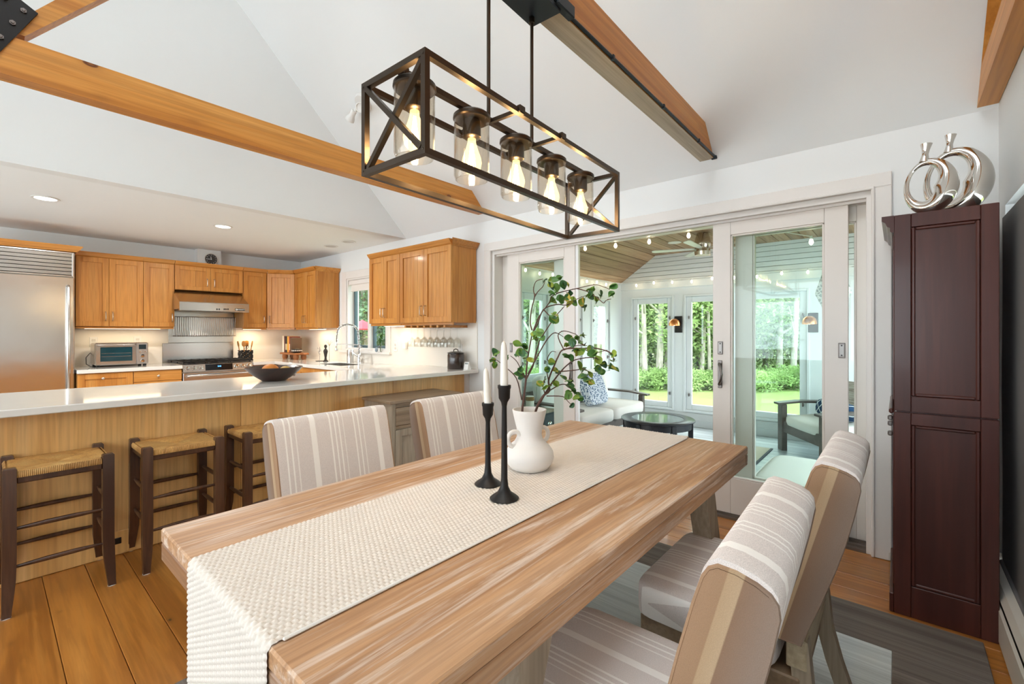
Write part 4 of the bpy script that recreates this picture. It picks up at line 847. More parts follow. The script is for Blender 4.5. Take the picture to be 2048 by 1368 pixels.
# woven runner: a real basket relief, draped over both ends
cell = .0118; rx0, rx1 = -1.158, -.743; zt = .7625; rad = .014; drop0, drop1 = .40, .2
Ltop = (ty1-ty0)
nu = int(round((rx1-rx0)/cell)); Ls = drop0+Ltop+drop1+.01; nv = int(Ls/cell); q = 5
U = np.linspace(0, 1, nu*q+1); V = np.linspace(0, 1, nv*q+1); uu, vv = np.meshgrid(U, V, indexing='ij')
s = vv*Ls-drop0
cu, cv_ = uu*nu, vv*nv
sh = (np.floor(cu) % 2)*.5
h = np.abs(np.sin(PI*cu))**.6*np.abs(np.sin(PI*(cv_+sh)))**.6*.0042
xx = rx0+uu*(rx1-rx0)
def bend(s):
    # arc-length s: 0 is the near table edge, Ltop the far one
    y = np.zeros_like(s); z = np.zeros_like(s); ny = np.zeros_like(s); nz = np.ones_like(s); k = PI/2*rad
    m = s < -k/2; y[m] = ty0-.003-rad*.0; z[m] = zt-rad+(s[m]+k/2); ny[m] = -1; nz[m] = 0
    m = (s >= -k/2) & (s < k/2); a = (s[m]+k/2)/rad; y[m] = ty0-.003+rad*(1-np.cos(a)); z[m] = zt-rad+rad*np.sin(a); ny[m] = -np.cos(a); nz[m] = np.sin(a)
    e = Ltop+.006; m = (s >= k/2) & (s < e-k/2-2*rad+k); y[m] = ty0-.003+rad+(s[m]-k/2); z[m] = zt
    b0 = e-k/2-2*rad+k; m = (s >= b0) & (s < b0+k); a = (s[m]-b0)/rad; yb = ty0-.003+rad+(b0-k/2); y[m] = yb+rad*np.sin(a); z[m] = zt-rad+rad*np.cos(a); ny[m] = np.sin(a); nz[m] = np.cos(a)
    m = s >= b0+k; y[m] = yb+rad; z[m] = zt-rad-(s[m]-b0-k); ny[m] = 1; nz[m] = 0
    return y, z, ny, nz
y, z, ny, nz = bend(s)
wav = .0018*np.sin(xx*21+1)*np.sin(s*6)*(nz > .9); wav = np.maximum(wav, 0)
xx = xx+.0012*np.sin(PI*2*cv_)*((uu == 0)*1-(uu == 1)*1)
P = np.stack([xx, y+ny*h, z+nz*h+wav+.0005], -1).reshape(-1, 3)
n1, n2 = nu*q+1, nv*q+1
ii = (np.arange(n1-1)[:, None]*n2+np.arange(n2-1)[None]).ravel(); F = np.stack([ii, ii+n2, ii+n2+1, ii+1], -1)
me = bpy.data.meshes.new('table_runner'); ctr = np.array([-.95, 1.2, .76])
me.vertices.add(len(P)); me.vertices.foreach_set('co', (P-ctr).ravel()); me.loops.add(F.size); me.loops.foreach_set('vertex_index', F.ravel().astype(np.int32))
me.polygons.add(len(F)); me.polygons.foreach_set('loop_start', np.arange(0, F.size, 4, dtype=np.int32)); me.polygons.foreach_set('loop_total', np.full(len(F), 4, np.int32))
me.polygons.foreach_set('use_smooth', np.ones(len(F), bool)); me.update(); me.validate()
o = bpy.data.objects.new('table_runner', me); COL.objects.link(o); o.location = ctr; me.materials.append(plain('woven_cotton', C(230, 221, 211), .95, var=.06, vs=(20, 20, 20), spec=.1))
tag(o, 'chunky white woven runner draped along the dining table', 'table runner')
B(MB().box(rx1-.001, ty0+.02, .7612, rx1+.006, ty1-.03, .7665, .002), 'hem', plain('runner_hem', C(236, 234, 230), .9), None); hem = bpy.context.scene.objects['hem']; hem.parent = o; hem.matrix_parent_inverse = Matrix.Translation(-Vector(ctr))
# vase
vc = Vector((-1.0, 1.265, .7665))
t = T('vase', 'white matte ceramic vase with two ring handles', 'vase', vc)
B(MB().lathe([(0, 0), (.058, 0), (.066, .004), (.08, .022), (.0875, .042), (.084, .064), (.07, .084), (.054, .097), (.046, .112), (.0435, .125), (.046, .145), (.0545, .18), (.0605, .207), (.0605, .211), (.0565, .211), (.05, .18), (.041, .14), (.039, .12), (0, .1)], vc, 48), 'body', PORC, t, 50)
Rv, Fv = Vector((math.cos(T40), math.sin(T40), 0)), Vector((-math.sin(T40), math.cos(T40), 0))
for sgn in (-1, 1):
    dr = (Rv*.85+Fv*(.5 if sgn < 0 else .72)).normalized()*sgn; c_ = vc+dr*(.063 if sgn < 0 else .066)+Vector((0, 0, .112)); pl_ = (dr+Rv*.25*sgn).normalized()
    B(MB().tube([c_+pl_*.024*math.cos(a)+Vector((0, 0, .026*math.sin(a))) for a in [2*PI*k/24 for k in range(24)]], .0078, 10, closed=True), 'ring_handle', PORC, t, 60)
# candle holders and tapers
def holder(label, p, top, lab2, ztip, lean):
    H = top-.7665; t = T('candle_holder', label, 'candle holder', p)
    B(MB().lathe([(0, 0), (.041, 0), (.043, .003), (.036, .009), (.02, .02), (.012, .036), (.0095, .06), (.0085, H*.5), (.0072, H-.062), (.0095, H-.05), (.0165, H-.038), (.0178, H-.012), (.0195, H-.008), (.0195, H), (.0155, H), (.013, H-.012), (0, H-.013)], p, 28), 'stand', BLACKM, t, 40)
    b0 = Vector((p[0], p[1], top-.012)); L = ztip-b0.z; ax = Vector((lean*Rv.x, lean*Rv.y, 1)).normalized()
    c = T('taper_candle', lab2, 'candle', b0)
    M = Matrix.Translation(b0) @ ax.to_track_quat('Z', 'X').to_matrix().to_4x4()
    B(MB().lathe([(0, .0005), (.0112, .0005), (.0118, .02), (.0106, L*.5), (.0094, L-.03), (.008, L-.014), (.005, L-.004), (.0015, L), (0, L)], n=20, M=M), 'wax', WAX, c, 50)
    B(MB().tube([M @ Vector((0, 0, L-.003)), M @ Vector((.001, 0, L+.003)), M @ Vector((.003, 0, L+.006))], .0011, 5), 'wick', WAX, c)
holder('shorter black iron candle holder, left of the pair', (-.995, 1.045, .7665), 1.027, 'ivory taper in the shorter candle holder', 1.137, -.06)
holder('taller black iron candle holder in front of the vase', (-.872, .985, .7665), 1.098, 'ivory taper in the taller candle holder', 1.226, -.012)
# leafy branches in the vase
def lf(L, w):
    return MB().grid(lambda a, b: (a*L, (b-.5)*2*w*(math.sin(PI*(a*.95+.01)**1.35))**.75, .35*w*abs(b-.5)*2*math.sin(PI*a)-.12*L*a*a), 7, 4)
LEAF = NT('branch_leaf').set(.4, 0, .4)
oi = LEAF.N('ShaderNodeObjectInfo'); lc = LEAF.ramp(oi.outputs['Random'], [(0, C(46, 92, 66)), (.35, C(76, 124, 58)), (.7, C(116, 156, 62)), (.92, C(152, 172, 66)), (1, C(206, 178, 74))])
lv = LEAF.noise(LEAF.coords((60, 60, 60)), 1, 2); LEAF.L(LEAF.mix(LEAF.math('MULTIPLY', lv, .35), lc, C(40, 60, 30)), LEAF.p.inputs['Base Color']); LEAF = LEAF.m
BARK = plain('branch_bark', C(96, 66, 56), .7, var=.4, vs=(60, 60, 20))
leafm = [mesh_of(lf(L, w), 'leaf', 80) for L, w in ((.038, .0128), (.034, .0138), (.03, .011))]
for m in leafm: m.materials.append(LEAF)
def branch(label, loc, lines, pts, dd):
    t = T('leafy_branch', label, 'branch', loc); sp = []; mb = MB()
    for L in lines:
        n = len(L)-1; P = []
        for i, p in enumerate(L):
            P.append(at(p[0], p[1], 1.62+dd(p[0], p[1])))
        r0 = L[0][2] if len(L[0]) > 2 else .0022
        # smooth with Catmull-Rom
        Q = []
        for i in range(n):
            a, b, c, d = P[max(i-1, 0)], P[i], P[i+1], P[min(i+2, n)]
            for k in range(4):
                s_ = k/4; Q.append(.5*((2*b)+(c-a)*s_+(2*a-5*b+4*c-d)*s_**2+(3*b-a-3*c+d)*s_**3))
        Q.append(P[-1]); m = len(Q)
        mb.tube(Q, [max(r0*(1-.6*i/m), .0009) for i in range(m)], 6); sp += Q
        for k in range(2, m-1, 5): mb.tube([Q[k], Q[k]+Vector((random.uniform(-1, 1), random.uniform(-1, 1), random.uniform(0, 1)))*.004], [.0016, .0006], 4)
    B(mb, 'twig', BARK, t, 60)
    for (u, v) in pts:
        c = at(u, v, 1.62+dd(u, v)+random.uniform(-.015, .015)); near = min(sp, key=lambda q_: (q_-c).length)
        for k in range(random.choice((2, 2, 3))):
            d = (c-near); d = d.normalized() if d.length > .004 else Vector((random.uniform(-1, 1), random.uniform(-1, 1), random.uniform(-.2, 1))).normalized()
            d = (d+Vector((random.uniform(-1, 1), random.uniform(-1, 1), random.uniform(-.8, .8)))*(.45 if k == 0 else 1.1)).normalized()
            nz_ = (-Fv*random.uniform(.1, 1)+Vector((random.uniform(-.7, .7), random.uniform(-.7, .7), random.uniform(.1, 1)))).normalized()
            yv = nz_.cross(d).normalized(); zv = d.cross(yv); sc = random.uniform(.8, 1.12)
            M = Matrix((( d.x, yv.x, zv.x, 0), (d.y, yv.y, zv.y, 0), (d.z, yv.z, zv.z, 0), (0, 0, 0, 1)))
            o = bpy.data.objects.new('leaf', random.choice(leafm)); COL.objects.link(o); o.parent = t
            o.matrix_local = Matrix.Translation(c-d*.016-Vector(loc)) @ M @ Matrix.Diagonal((sc, sc, sc, 1))
La = [[(1045, 850, .0046), (1044.6, 820), (1048, 792), (1052, 759), (1053, 739), (1056, 713), (1063, 674), (1067, 662)],
      [(1064, 660, .0026), (1060.5, 645), (1063, 619), (1069, 594), (1067, 579), (1072, 563), (1085.6, 558)], [(1069, 594), (1076, 583), (1085.6, 573), (1090, 562)],
      [(1066, 664, .0026), (1071.7, 648), (1080, 630), (1098, 606), (1102, 594), (1113, 588)], [(1066, 664, .0026), (1075.8, 646.7), (1087, 619), (1113, 609), (1133, 610), (1152, 599), (1174, 590)],
      [(1113, 588), (1119, 585), (1153.6, 577), (1188, 569.6), (1208, 574), (1219, 578.6)], [(1153.6, 577), (1177, 584), (1197, 598), (1207, 606), (1212, 601), (1222, 598)],
      [(1053, 757, .0032), (1066, 731), (1072, 706), (1077.6, 688), (1080, 680), (1101, 647), (1110.6, 633), (1128.6, 613)], [(1056, 748, .0026), (1085.5, 693), (1102, 670), (1113, 666), (1127, 674)],
      [(1043.5, 800, .0024), (1032.7, 756.5), (1009, 732.7), (993, 719.5)], [(1050, 756), (1046, 748.5), (1034, 723.5), (1021, 711.6)], [(1058, 706), (1050, 700), (1044, 692)], [(1087, 619), (1100, 632), (1108, 634)]]
Pa = [(1090, 560), (1104, 560), (1117, 556), (1101, 570), (1106, 588), (1127, 571), (1134, 568), (1122, 596), (1125, 603), (1135, 594), (1146, 598), (1138, 609), (1105, 602), (1164, 602), (1181, 590), (1185, 579), (1223, 587), (1225, 573), (1201, 591), (1168, 613), (1150, 606), (1108, 629), (1113, 640), (1104, 637), (1067, 668), (1079, 663), (1085, 676), (1072, 678), (1037, 688), (1047, 692), (1043, 703), (1033, 708), (1052, 716), (1063, 721), (990, 706), (985, 720), (989, 729), (1011, 716), (1035, 748), (1044, 754), (1041, 739), (1112, 577), (1192, 598), (1140, 586)]
Lb = [[(1068, 850, .0046), (1072, 820), (1085.5, 793), (1098.6, 781.5), (1097, 764), (1101, 748.5), (1109, 730), (1116, 714), (1127.6, 698.5), (1164.6, 697), (1191, 696.5), (1220, 705), (1228, 719.5)],
      [(1080, 805, .0036), (1096, 778), (1109, 759), (1122, 743), (1131.6, 732.7), (1151, 719.5), (1191, 715.6), (1203, 732.7)], [(1098.6, 781.5), (1120, 769.6), (1133, 769.6), (1139.5, 776), (1151, 785.5)],
      [(1093, 792), (1125, 793), (1135.6, 802.6), (1143.5, 810.5)], [(1122, 743), (1149, 740.6), (1170, 738), (1183, 754), (1185, 764)], [(1109, 726), (1094.7, 719.5), (1102.6, 703.7), (1112, 704)],
      [(1127, 698), (1116, 672), (1127, 662), (1150, 668), (1160, 676)], [(1127, 700), (1150, 692), (1170, 690)], [(1164, 697), (1190, 705), (1215, 700)], [(1099, 770), (1094, 745), (1096, 737)], [(1090, 788), (1086, 772), (1089, 762)]]
Pb = [(1140, 676), (1134, 690), (1145, 688), (1160, 684), (1168, 690), (1153, 701), (1165, 702), (1182, 698), (1135, 714), (1143, 716), (1188, 706), (1226, 709), (1227, 722), (1232, 738), (1222, 734), (1196, 718), (1205, 729), (1195, 738), (1203, 744), (1160, 735), (1168, 740), (1166, 753), (1180, 748), (1183, 765), (1174, 760), (1116, 745), (1125, 754), (1111, 740), (1104, 725), (1095, 738), (1090, 760), (1081, 768), (1090, 776), (1110, 766), (1139, 771), (1147, 781), (1138, 786), (1135, 793), (1153, 795), (1157, 789), (1161, 797), (1144, 811), (1141, 763), (1166, 671), (1154, 676)]
branch('taller leafy artificial branch on the left of the vase', tuple(vc+Vector((-.02, 0, .15))), La, Pa, lambda u, v: -.02+.16*max(0, (720-v)/170)*math.sin(u*.05))
branch('drooping leafy artificial branch arching right from the vase', tuple(vc+Vector((.02, 0, .15))), Lb, Pb, lambda u, v: .0+.12*max(0, (u-1080)/150)*math.sin(v*.06))
# ---- dining chairs (local frame: facing +x)
GREYOAKR = wood('weathered_oak_rail', [C(166, 148, 120), C(186, 170, 142), C(200, 186, 160)], 1, 90, .05, .45, rnd=.03, broad=8)
def chair(label, loc, rz, group='striped dining chairs'):
    t = T('dining_chair', label, 'chair', loc, rz, group)
    hw = .23
    pf = [(-.105, .46), (-.125, .54), (-.145, .62), (-.163, .70), (-.182, .78), (-.203, .86), (-.217, .905), (-.226, .92), (-.238, .927), (-.262, .925), (-.288, .917), (-.304, .908), (-.312, .897), (-.314, .88), (-.303, .82), (-.285, .74), (-.262, .66), (-.236, .58), (-.208, .50), (-.192, .45), (-.11, .45)]
    # cover: the profile swept across, ends drawn in a little
    vs_ = []; n = len(pf); cx_ = sum(p[0] for p in pf)/n; cz_ = sum(p[1] for p in pf)/n; S_ = ((-hw, .978), (-hw+.006, .995), (-hw+.02, 1), (0, 1.0), (hw-.02, 1), (hw-.006, .995), (hw, .978))
    for y_, k in S_: vs_ += [(cx_+(p[0]-cx_)*k, y_*(1-.03*max(0, (.7-p[1]))*.5), cz_+(p[1]-cz_)*(1-(1-k)*.25)) for p in pf]
    m = len(S_); F = [(i*n+j, i*n+(j+1) % n, (i+1)*n+(j+1) % n, (i+1)*n+j) for i in range(m-1) for j in range(n)]+[tuple(range(n)), tuple(range(m*n-1, (m-1)*n-1, -1))]
    b_ = B(MB().add(vs_, F), 'backrest', LINEN, t, 50, False)
    for sg in (-1, 1):
        sp = [(cx_+(p[0]-cx_)*.955-.0, cz_+(p[1]-cz_)*.955-.006) for p in pf]
        B(MB().prism(sp, 'y', sg*(hw-.004), sg*(hw+.003)), 'side_panel', LINSHADE, b_, 30, False)
        wp = [Vector((cx_+(p[0]-cx_)*.965, sg*(hw+.001), cz_+(p[1]-cz_)*.965-.005)) for p in pf]
        B(MB().tube(wp, .0032, 5, closed=True), 'welt', LINSHADE, b_, 60, False)
    B(MB().puff((.055, 0, .415), (.195, .248, .058), .2, 14, 1.3), 'seat', LINEN, t, 60, False)
    B(MB().box(-.205, -.222, .385, -.16, .222, .462, .003), 'back_rail', GREYOAKR, t, None, False)
    B(MB().box(-.19, -.225, .29, .235, .225, .362, .004), 'seat_frame', GREYOAKY, t, None, False)
    for sg in (-1, 1):
        B(MB().add([(.165+dx*.02*k, sg*.2+dy*.02*k, z_) for z_, k in ((.0, .75), (.299, 1)) for dx in (-1, 1) for dy in (-1, 1)], [(0, 1, 3, 2), (4, 6, 7, 5), (0, 4, 5, 1), (2, 3, 7, 6), (0, 2, 6, 4), (1, 5, 7, 3)]), 'leg', GREYOAK, t, None, False)
        rows = [(-.3, 0), (-.258, .1), (-.225, .2), (-.2, .3), (-.185, .46)]; v_ = []
        for x_, z_ in rows: v_ += [(x_+dx*.022, sg*.2+dy*.019, z_) for dx, dy in ((-1, -1), (1, -1), (1, 1), (-1, 1))]
        B(MB().add(v_, [(i*4+k, i*4+(k+1) % 4, i*4+4+(k+1) % 4, i*4+4+k) for i in range(4) for k in range(4)]+[(0, 1, 2, 3), (19, 18, 17, 16)]), 'leg', GREYOAK, t, None, False)
    return t
c0 = chair('striped upholstered dining chair nearest the viewer on the right of the table', (-.435, .885, .011), PI+R(2))
copy_of(c0, (-.378, 1.56, .011), PI, 'striped dining chair on the right of the table, the one nearer the sliding door')
copy_of(c0, (-1.46, .895, .011), 0, 'striped dining chair on the left of the table, in front of the third bar stool')
copy_of(c0, (-1.46, 1.55, .011), 0, 'striped dining chair on the left of the table, in front of the weathered cabinet')
# ---- bar stools (local frame: long side along y, front +x)
RUSH = wood('woven_rush', [C(168, 120, 62), C(204, 156, 90), C(220, 178, 112)], 2, 200, .3, .6, rnd=.14, bump=.3)
def stool(label, loc, grp='rush-seat bar stools'):
    t = T('bar_stool', label, 'stool', loc, 0, grp); hx, hy, ht = .158, .165, .645
    for sx in (-1, 1):
        for sy in (-1, 1):
            rows = [(.04, .0, .015), (.034, .025, .0155), (.022, .08, .0185), (.007, .15, .0215), (0, .24, .022), (0, .45, .022), (0, ht-.006, .022), (0, ht, .017)]; v_ = []
            for of, z_, r_ in rows: v_ += [(sx*(hx+of*.9)+dx*r_, sy*(hy+of*.25)+dy*r_, z_) for dx, dy in ((-1, -1), (1, -1), (1, 1), (-1, 1))]
            l_ = B(MB().add(v_, [(i*4+k, i*4+(k+1) % 4, i*4+4+(k+1) % 4, i*4+4+k) for i in range(7) for k in range(4)]+[(0, 1, 2, 3), (31, 30, 29, 28)]), 'leg', WALNUT, t, 40, False)
            B(MB().lathe([(0, 0), (.017, 0), (.017, .003), (0, .003)], (sx*(hx+.036), sy*(hy+.01), -.003), 10), 'foot_pad', WPL, l_, None, False)
    for s_ in (-1, 1):
        B(MB().box(s_*hx-.012, -hy+.022, .572, s_*hx+.012, hy-.022, .61, .004), 'seat_rail', WALNUT, t, None, False)
        B(MB().box(-hx+.022, s_*hy-.012, .572, hx-.022, s_*hy+.012, .61, .004), 'seat_rail', WALNUT, t, None, False)
        for z_ in (.2, .37): B(MB().tube([(s_*hx, -hy+.02, z_), (s_*hx, -.05, z_+.002), (s_*hx, .05, z_+.002), (s_*hx, hy-.02, z_)], [.007, .0115, .0115, .007], 8), 'rung', WALNUT, t, 60, False)
        for z_ in (.245, .415): B(MB().tube([(-hx+.02, s_*hy, z_), (-.05, s_*hy, z_), (.05, s_*hy, z_), (hx-.02, s_*hy, z_)], [.007, .011, .011, .007], 8), 'rung', WALNUT, t, 60, False)
    X, Y, n = hx+.012, hy+.012, 66
    def zf(x, y):
        ax, ay = abs(x)/X, abs(y)/Y; c = y if ax > ay else x
        st = abs(math.sin(c*PI/.0062)); e = max(ax, ay)
        dip = .012*(1-e)**.6+.006*(1-abs(ax-ay))*(1-e)
        return .628+.006*(1-(2*e-1)**2)-dip+.0016*st-(.02*max(0, (e-.9)/.1)**2)
    cut = lambda x, y: abs(x) > X-.036 and abs(y) > Y-.036
    P = [[(-X+2*X*i/n, -Y+2*Y*j/n) for j in range(n+1)] for i in range(n+1)]; names = {}
    groups = [MB() for _ in range(4)]
    for i in range(n):
        for j in range(n):
            c4 = [P[i][j], P[i+1][j], P[i+1][j+1], P[i][j+1]]; mx = sum(p[0] for p in c4)/4; my = sum(p[1] for p in c4)/4
            if cut(mx, my): continue
            g = (0 if mx > 0 else 1) if abs(mx)/X > abs(my)/Y else (2 if my > 0 else 3)
            groups[g].add([(p[0], p[1], zf(*p)) for p in c4], [(0, 1, 2, 3)])
    for g in groups: B(g, 'rush_panel', RUSH, t, 70, False)
    ew = MB()
    for s_ in (-1, 1):     # strands wrapped round the rails
        k = -Y+.037
        while k < Y-.034: ew.tube([(s_*(X-.004), k, .626), (s_*(X+.003), k, .615), (s_*(X+.001), k, .6)], .0031, 5); k += .0062
        k = -X+.037
        while k < X-.034: ew.tube([(k, s_*(Y-.004), .626), (k, s_*(Y+.003), .615), (k, s_*(Y+.001), .6)], .0031, 5); k += .0062
    B(ew, 'rush_edge', RUSH, t, 70, False, 'stuff')
    return t
s0 = stool('rush-seat bar stool at the left edge, nearest the viewer', (-3.16, .235, .003))
copy_of(s0, (-3.16, .72, .003), 0, 'middle rush-seat bar stool, right of the floor-level outlet')
copy_of(s0, (-3.155, 1.2, .003), 0, 'rush-seat bar stool partly behind a striped dining chair')
# ---- weathered cabinet against the peninsula
t = T('side_cabinet', 'weathered oak side cabinet with a drawer and door against the peninsula', 'cabinet', (-3.13, 2.37, 0))
B(MB().box(-3.325, 2.0, .705, -2.925, 2.745, .728, .003), 'top', GREYOAKY, t)
B(MB().box(-3.32, 2.02, .06, -2.955, 2.725, .7045, .002), 'carcass', GREYOAK, t)
M = Mx((-2.955, 2.02, 0), PI/2)
door(t, M, .035, .53, .67, .67, (.335, .6), name='drawer', flat=True, mat=GREYOAKY)
for a, b, px in ((.035, .352, .32), (.353, .67, .385)): door(t, M, a, .09, b, .5, (px, .33), mat=GREYOAK)
for a, b in ((0, .034), (.671, .705)): B(MB().box(a, -.02, .0, b, 0, .7045, .002, M), 'stile', GREYOAK, t)
B(MB().box(.0345, -.012, .6725, .6705, 0, .7045, .002, M).box(.0345, -.012, .5025, .6705, 0, .5285, .002, M), 'rail', GREYOAKY, t)
for y_ in (2.04, 2.7): B(MB().box(-3.31, y_-.02, 0, -3.27, y_+.02, .06, .003), 'foot', GREYOAK, t)
# ---- dark hutch with the nickel vases
t = T('hutch', 'tall dark cherry hutch against the right wall, its panelled side in view', 'hutch', (.15, 2.92, 0)); ya, yb = 2.643, 3.2
def side(z0, z1, p0, p1, nm):
    o = B(MB().box(-.012, ya, z0, .045, ya+.022, z1, .002).box(.259, ya, z0, .311, ya+.022, z1, .002).box(.0455, ya, z0, .2585, ya+.022, p0, .002).box(.0455, ya, p1, .2585, ya+.022, z1, .002), nm, CHERRY, t)
    B(MB().box(.046, ya+.011, p0+.001, .2585, ya+.018, p1-.001), 'inset_panel', CHERRY, o)
    e = .014; pfm = MB()
    for q in ((.0455, p0, .0455+e, p1), (.2585-e, p0, .2585, p1), (.0455+e, p0, .2585-e, p0+e), (.0455+e, p1-e, .2585-e, p1)): pfm.box(q[0], ya+.003, q[1], q[2], ya+.0115, q[3], .004)
    B(pfm, 'panel_moulding', CHERRY, o)
side(.904, 1.775, .972, 1.715, 'upper_side'); side(.0, .898, .137, .846, 'lower_side')
B(MB().box(-.008, ya+.0225, .03, .309, yb, .05).box(.0, yb-.02, .05, .309, yb, 1.77).box(.295, ya+.0225, .05, .309, yb-.02, 1.77).box(-.008, ya+.0225, 1.75, .295, yb-.02, 1.774), 'back_and_ends', CHERRY, t)
for z_ in (.3, .55, .78, .895, 1.2, 1.48): B(MB().box(-.004, ya+.023, z_-.009, .294, yb-.021, z_+.009), 'shelf', CHERRY, t)
B(MB().prism([(-.012, 1.7), (-.02, 1.7), (-.026, 1.706), (-.026, 1.722), (-.036, 1.728), (-.042, 1.745), (-.055, 1.756), (-.055, 1.7755), (-.012, 1.7755)], 'y', ya, yb), 'crown_moulding', CHERRY, t)
B(MB().box(-.03, ya, .889, -.0125, yb, .912, .006), 'waist_moulding', CHERRY, t)
B(MB().box(-.028, ya, 0, -.0125, yb, .085, .003), 'plinth', CHERRY, t)
for z0, z1 in ((.95, 1.69), (.12, .88)):
    o = B(MB().box(-.016, ya+.024, z0, -.0095, ya+.03, z1, .001).box(-.016, yb-.03, z0, -.0095, yb-.022, z1, .001), 'glass_door', CHERRY, t)
    B(MB().box(-.014, ya+.03, z0, -.011, yb-.03, z1), 'pane', CGLASS, o)
for z_ in (.87, .845, .8): B(MB().box(-.034, ya+.006, z_-.012, -.017, ya+.03, z_+.008, .004), 'hinge', PEWTER, t)
B(MB().box(-.03, ya+.004, .105, -.016, ya+.012, .26, .004), 'glass_edge', CGLASS, t)
for z_, col in ((.318, (190, 40, 40)), (.569, (230, 220, 210)), (.799, (40, 60, 90)), (.569, (60, 60, 60))):
    pass
for z_, y_, col, lab in ((.309, 2.75, (186, 40, 36), 'red cup on the lower shelf of the dark hutch, at its front edge'), (.559, 2.72, (232, 228, 224), 'white cup on the middle lower shelf of the hutch'), (.051, 2.74, (60, 66, 74), 'dark jar at the bottom of the hutch')):
    solo(MB().lathe([(0, 0), (.028, 0), (.032, .07), (.03, .07), (.026, .006), (0, .006)], (.03, y_, z_), 16), 'cup', plain('cup_glaze', C(*col), .3), lab, 'cup', (.03, y_, z_), 50)
def ring_vase(label, c, rx_, rz_, fat, neck_u, tilt):
    """hollow crescent vase: a ring that is thick low on one side, with a flared neck"""
    t = T('ring_vase', label, 'vase', c); N = 64; v_ = []; n = 18
    ex = Vector((math.cos(tilt), math.sin(tilt), 0)); ez = Vector((0, 0, 1)); ey = Vector((-math.sin(tilt), math.cos(tilt), 0))
    cen = Vector(c)+ez*(rz_+.0)
    for i in range(N):
        a = 2*PI*i/N; k = .5+.5*math.cos(a+R(32))           # thickest low on the right
        rr = fat*(.2+.8*k**1.1); off = rr*.0
        # the hole is an ellipse shifted to the neck side; the outer edge is the full ellipse
        outer = Vector((math.cos(a)*rx_, 0, math.sin(a)*rz_)); p_ = outer*(1-rr/max(rx_, rz_))
        for j in range(n):
            b = 2*PI*j/n; q_ = outer.normalized()
            pt = p_+q_*rr*math.cos(b); dpt = rr*1.0*math.sin(b)+0
            v_.append(cen+ex*pt.x+ez*pt.z+ey*dpt)
    F = [(i*n+j, ((i+1) % N)*n+j, ((i+1) % N)*n+(j+1) % n, i*n+(j+1) % n) for i in range(N) for j in range(n)]
    B(MB().add(v_, F), 'ring_body', SILVER, t, 60)
    d = ex*math.cos(neck_u)*rx_+ez*math.sin(neck_u)*rz_; b0 = cen+d*.93; ax = (d.normalized()*.15+ez+ex*.12).normalized()
    M = Matrix.Translation(b0) @ ax.to_track_quat('Z', 'X').to_matrix().to_4x4()
    B(MB().lathe([(0, 0), (.019, 0), (.0135, .02), (.0115, .034), (.014, .052), (.021, .078), (.0195, .078), (.012, .05), (0, .03)], n=24, M=M), 'neck', SILVER, t, 50)
ring_vase('smaller polished nickel ring vase, in front on the dark hutch', (.107, 2.72, 1.7758), .084, .124, .043, R(102), R(-8))
ring_vase('larger polished nickel ring vase, behind on the dark hutch', (.2, 2.84, 1.7758), .106, .154, .052, R(104), R(-8))
# ---- rug
t = T('area_rug', 'grey area rug with a dark border under the dining table', 'rug', (-.84, 1.1, .001))
RUGD = wood('rug_dark_pile', [C(94, 84, 78), C(116, 106, 98), C(134, 124, 116)], 0, 140, .02, .95, rnd=0, broad=14, bump=.4)
RUGL = wood('rug_light_pile', [C(190, 196, 196), C(208, 213, 212), C(220, 224, 222)], 0, 140, .02, .95, rnd=0, broad=14, bump=.4)
B(MB().box(-1.945, -.45, .001, .262, -.14, .0108, .003).box(-1.945, 2.3, .001, .262, 2.6, .0108, .003).box(-1.945, -.14, .001, -1.63, 2.3, .0108, .003).box(-.016, -.14, .001, .262, 2.3, .0108, .003), 'border', RUGD, t)
B(MB().box(-1.6298, -.1398, .001, -.0162, 2.2998, .0104, .002), 'field', RUGL, t)
# ---------------------------------------------------------------- linear chandelier (local frame, long side along y)
t = T('chandelier', 'dark bronze cage chandelier with five glass shades over the table', 'chandelier', (-1.008, 1.213, 1.68), R(2.25)); hx, hy, Hc, b_ = .131, .537, .253, .0078
def bar(p, q, name, w=None, par=None):
    p, q = Vector(p), Vector(q); d = (q-p).normalized(); w = w or b_
    up = Vector((0, 0, 1)) if abs(d.z) < .9 else Vector((0, 1, 0)); s_ = d.cross(up).normalized(); u_ = s_.cross(d)
    v_ = [e+s_*a*w+u_*c*w for e in (p, q) for a, c in ((-1, -1), (1, -1), (1, 1), (-1, 1))]
    return B(MB().add(v_, [(0, 1, 2, 3), (7, 6, 5, 4)]+[(i, (i+1) % 4, 4+(i+1) % 4, 4+i) for i in range(4)]), name, BRONZE, par or t, None, False)
for sx in (-1, 1):
    for z in (b_, Hc-b_): bar((sx*(hx-b_), -hy+2*b_, z), (sx*(hx-b_), hy-2*b_, z), 'side_rail')
    for sy in (-1, 1):
        p_ = bar((sx*(hx-b_), sy*(hy-b_), 0), (sx*(hx-b_), sy*(hy-b_), Hc), 'corner_post')
        for z in (.012, Hc-.012): B(MB().lathe([(0, .002), (.003, .0015), (.0035, 0)], n=8, M=Matrix.Translation((sx*(hx-b_), sy*hy, z)) @ Matrix.Rotation(-sy*PI/2, 4, 'X')), 'rivet', BRONZE, p_, None, False)
for sy in (-1, 1):
    for z in (b_, Hc-b_): bar((-hx+2*b_, sy*(hy-b_), z), (hx-2*b_, sy*(hy-b_), z), 'end_rail')
    for a in (-1, 1): bar((-a*(hx-2*b_-.002), sy*(hy-b_)+a*.0025, 2*b_+.002), (a*(hx-2*b_-.002), sy*(hy-b_)+a*.0025, Hc-2*b_-.002), 'cross_brace', .0068)
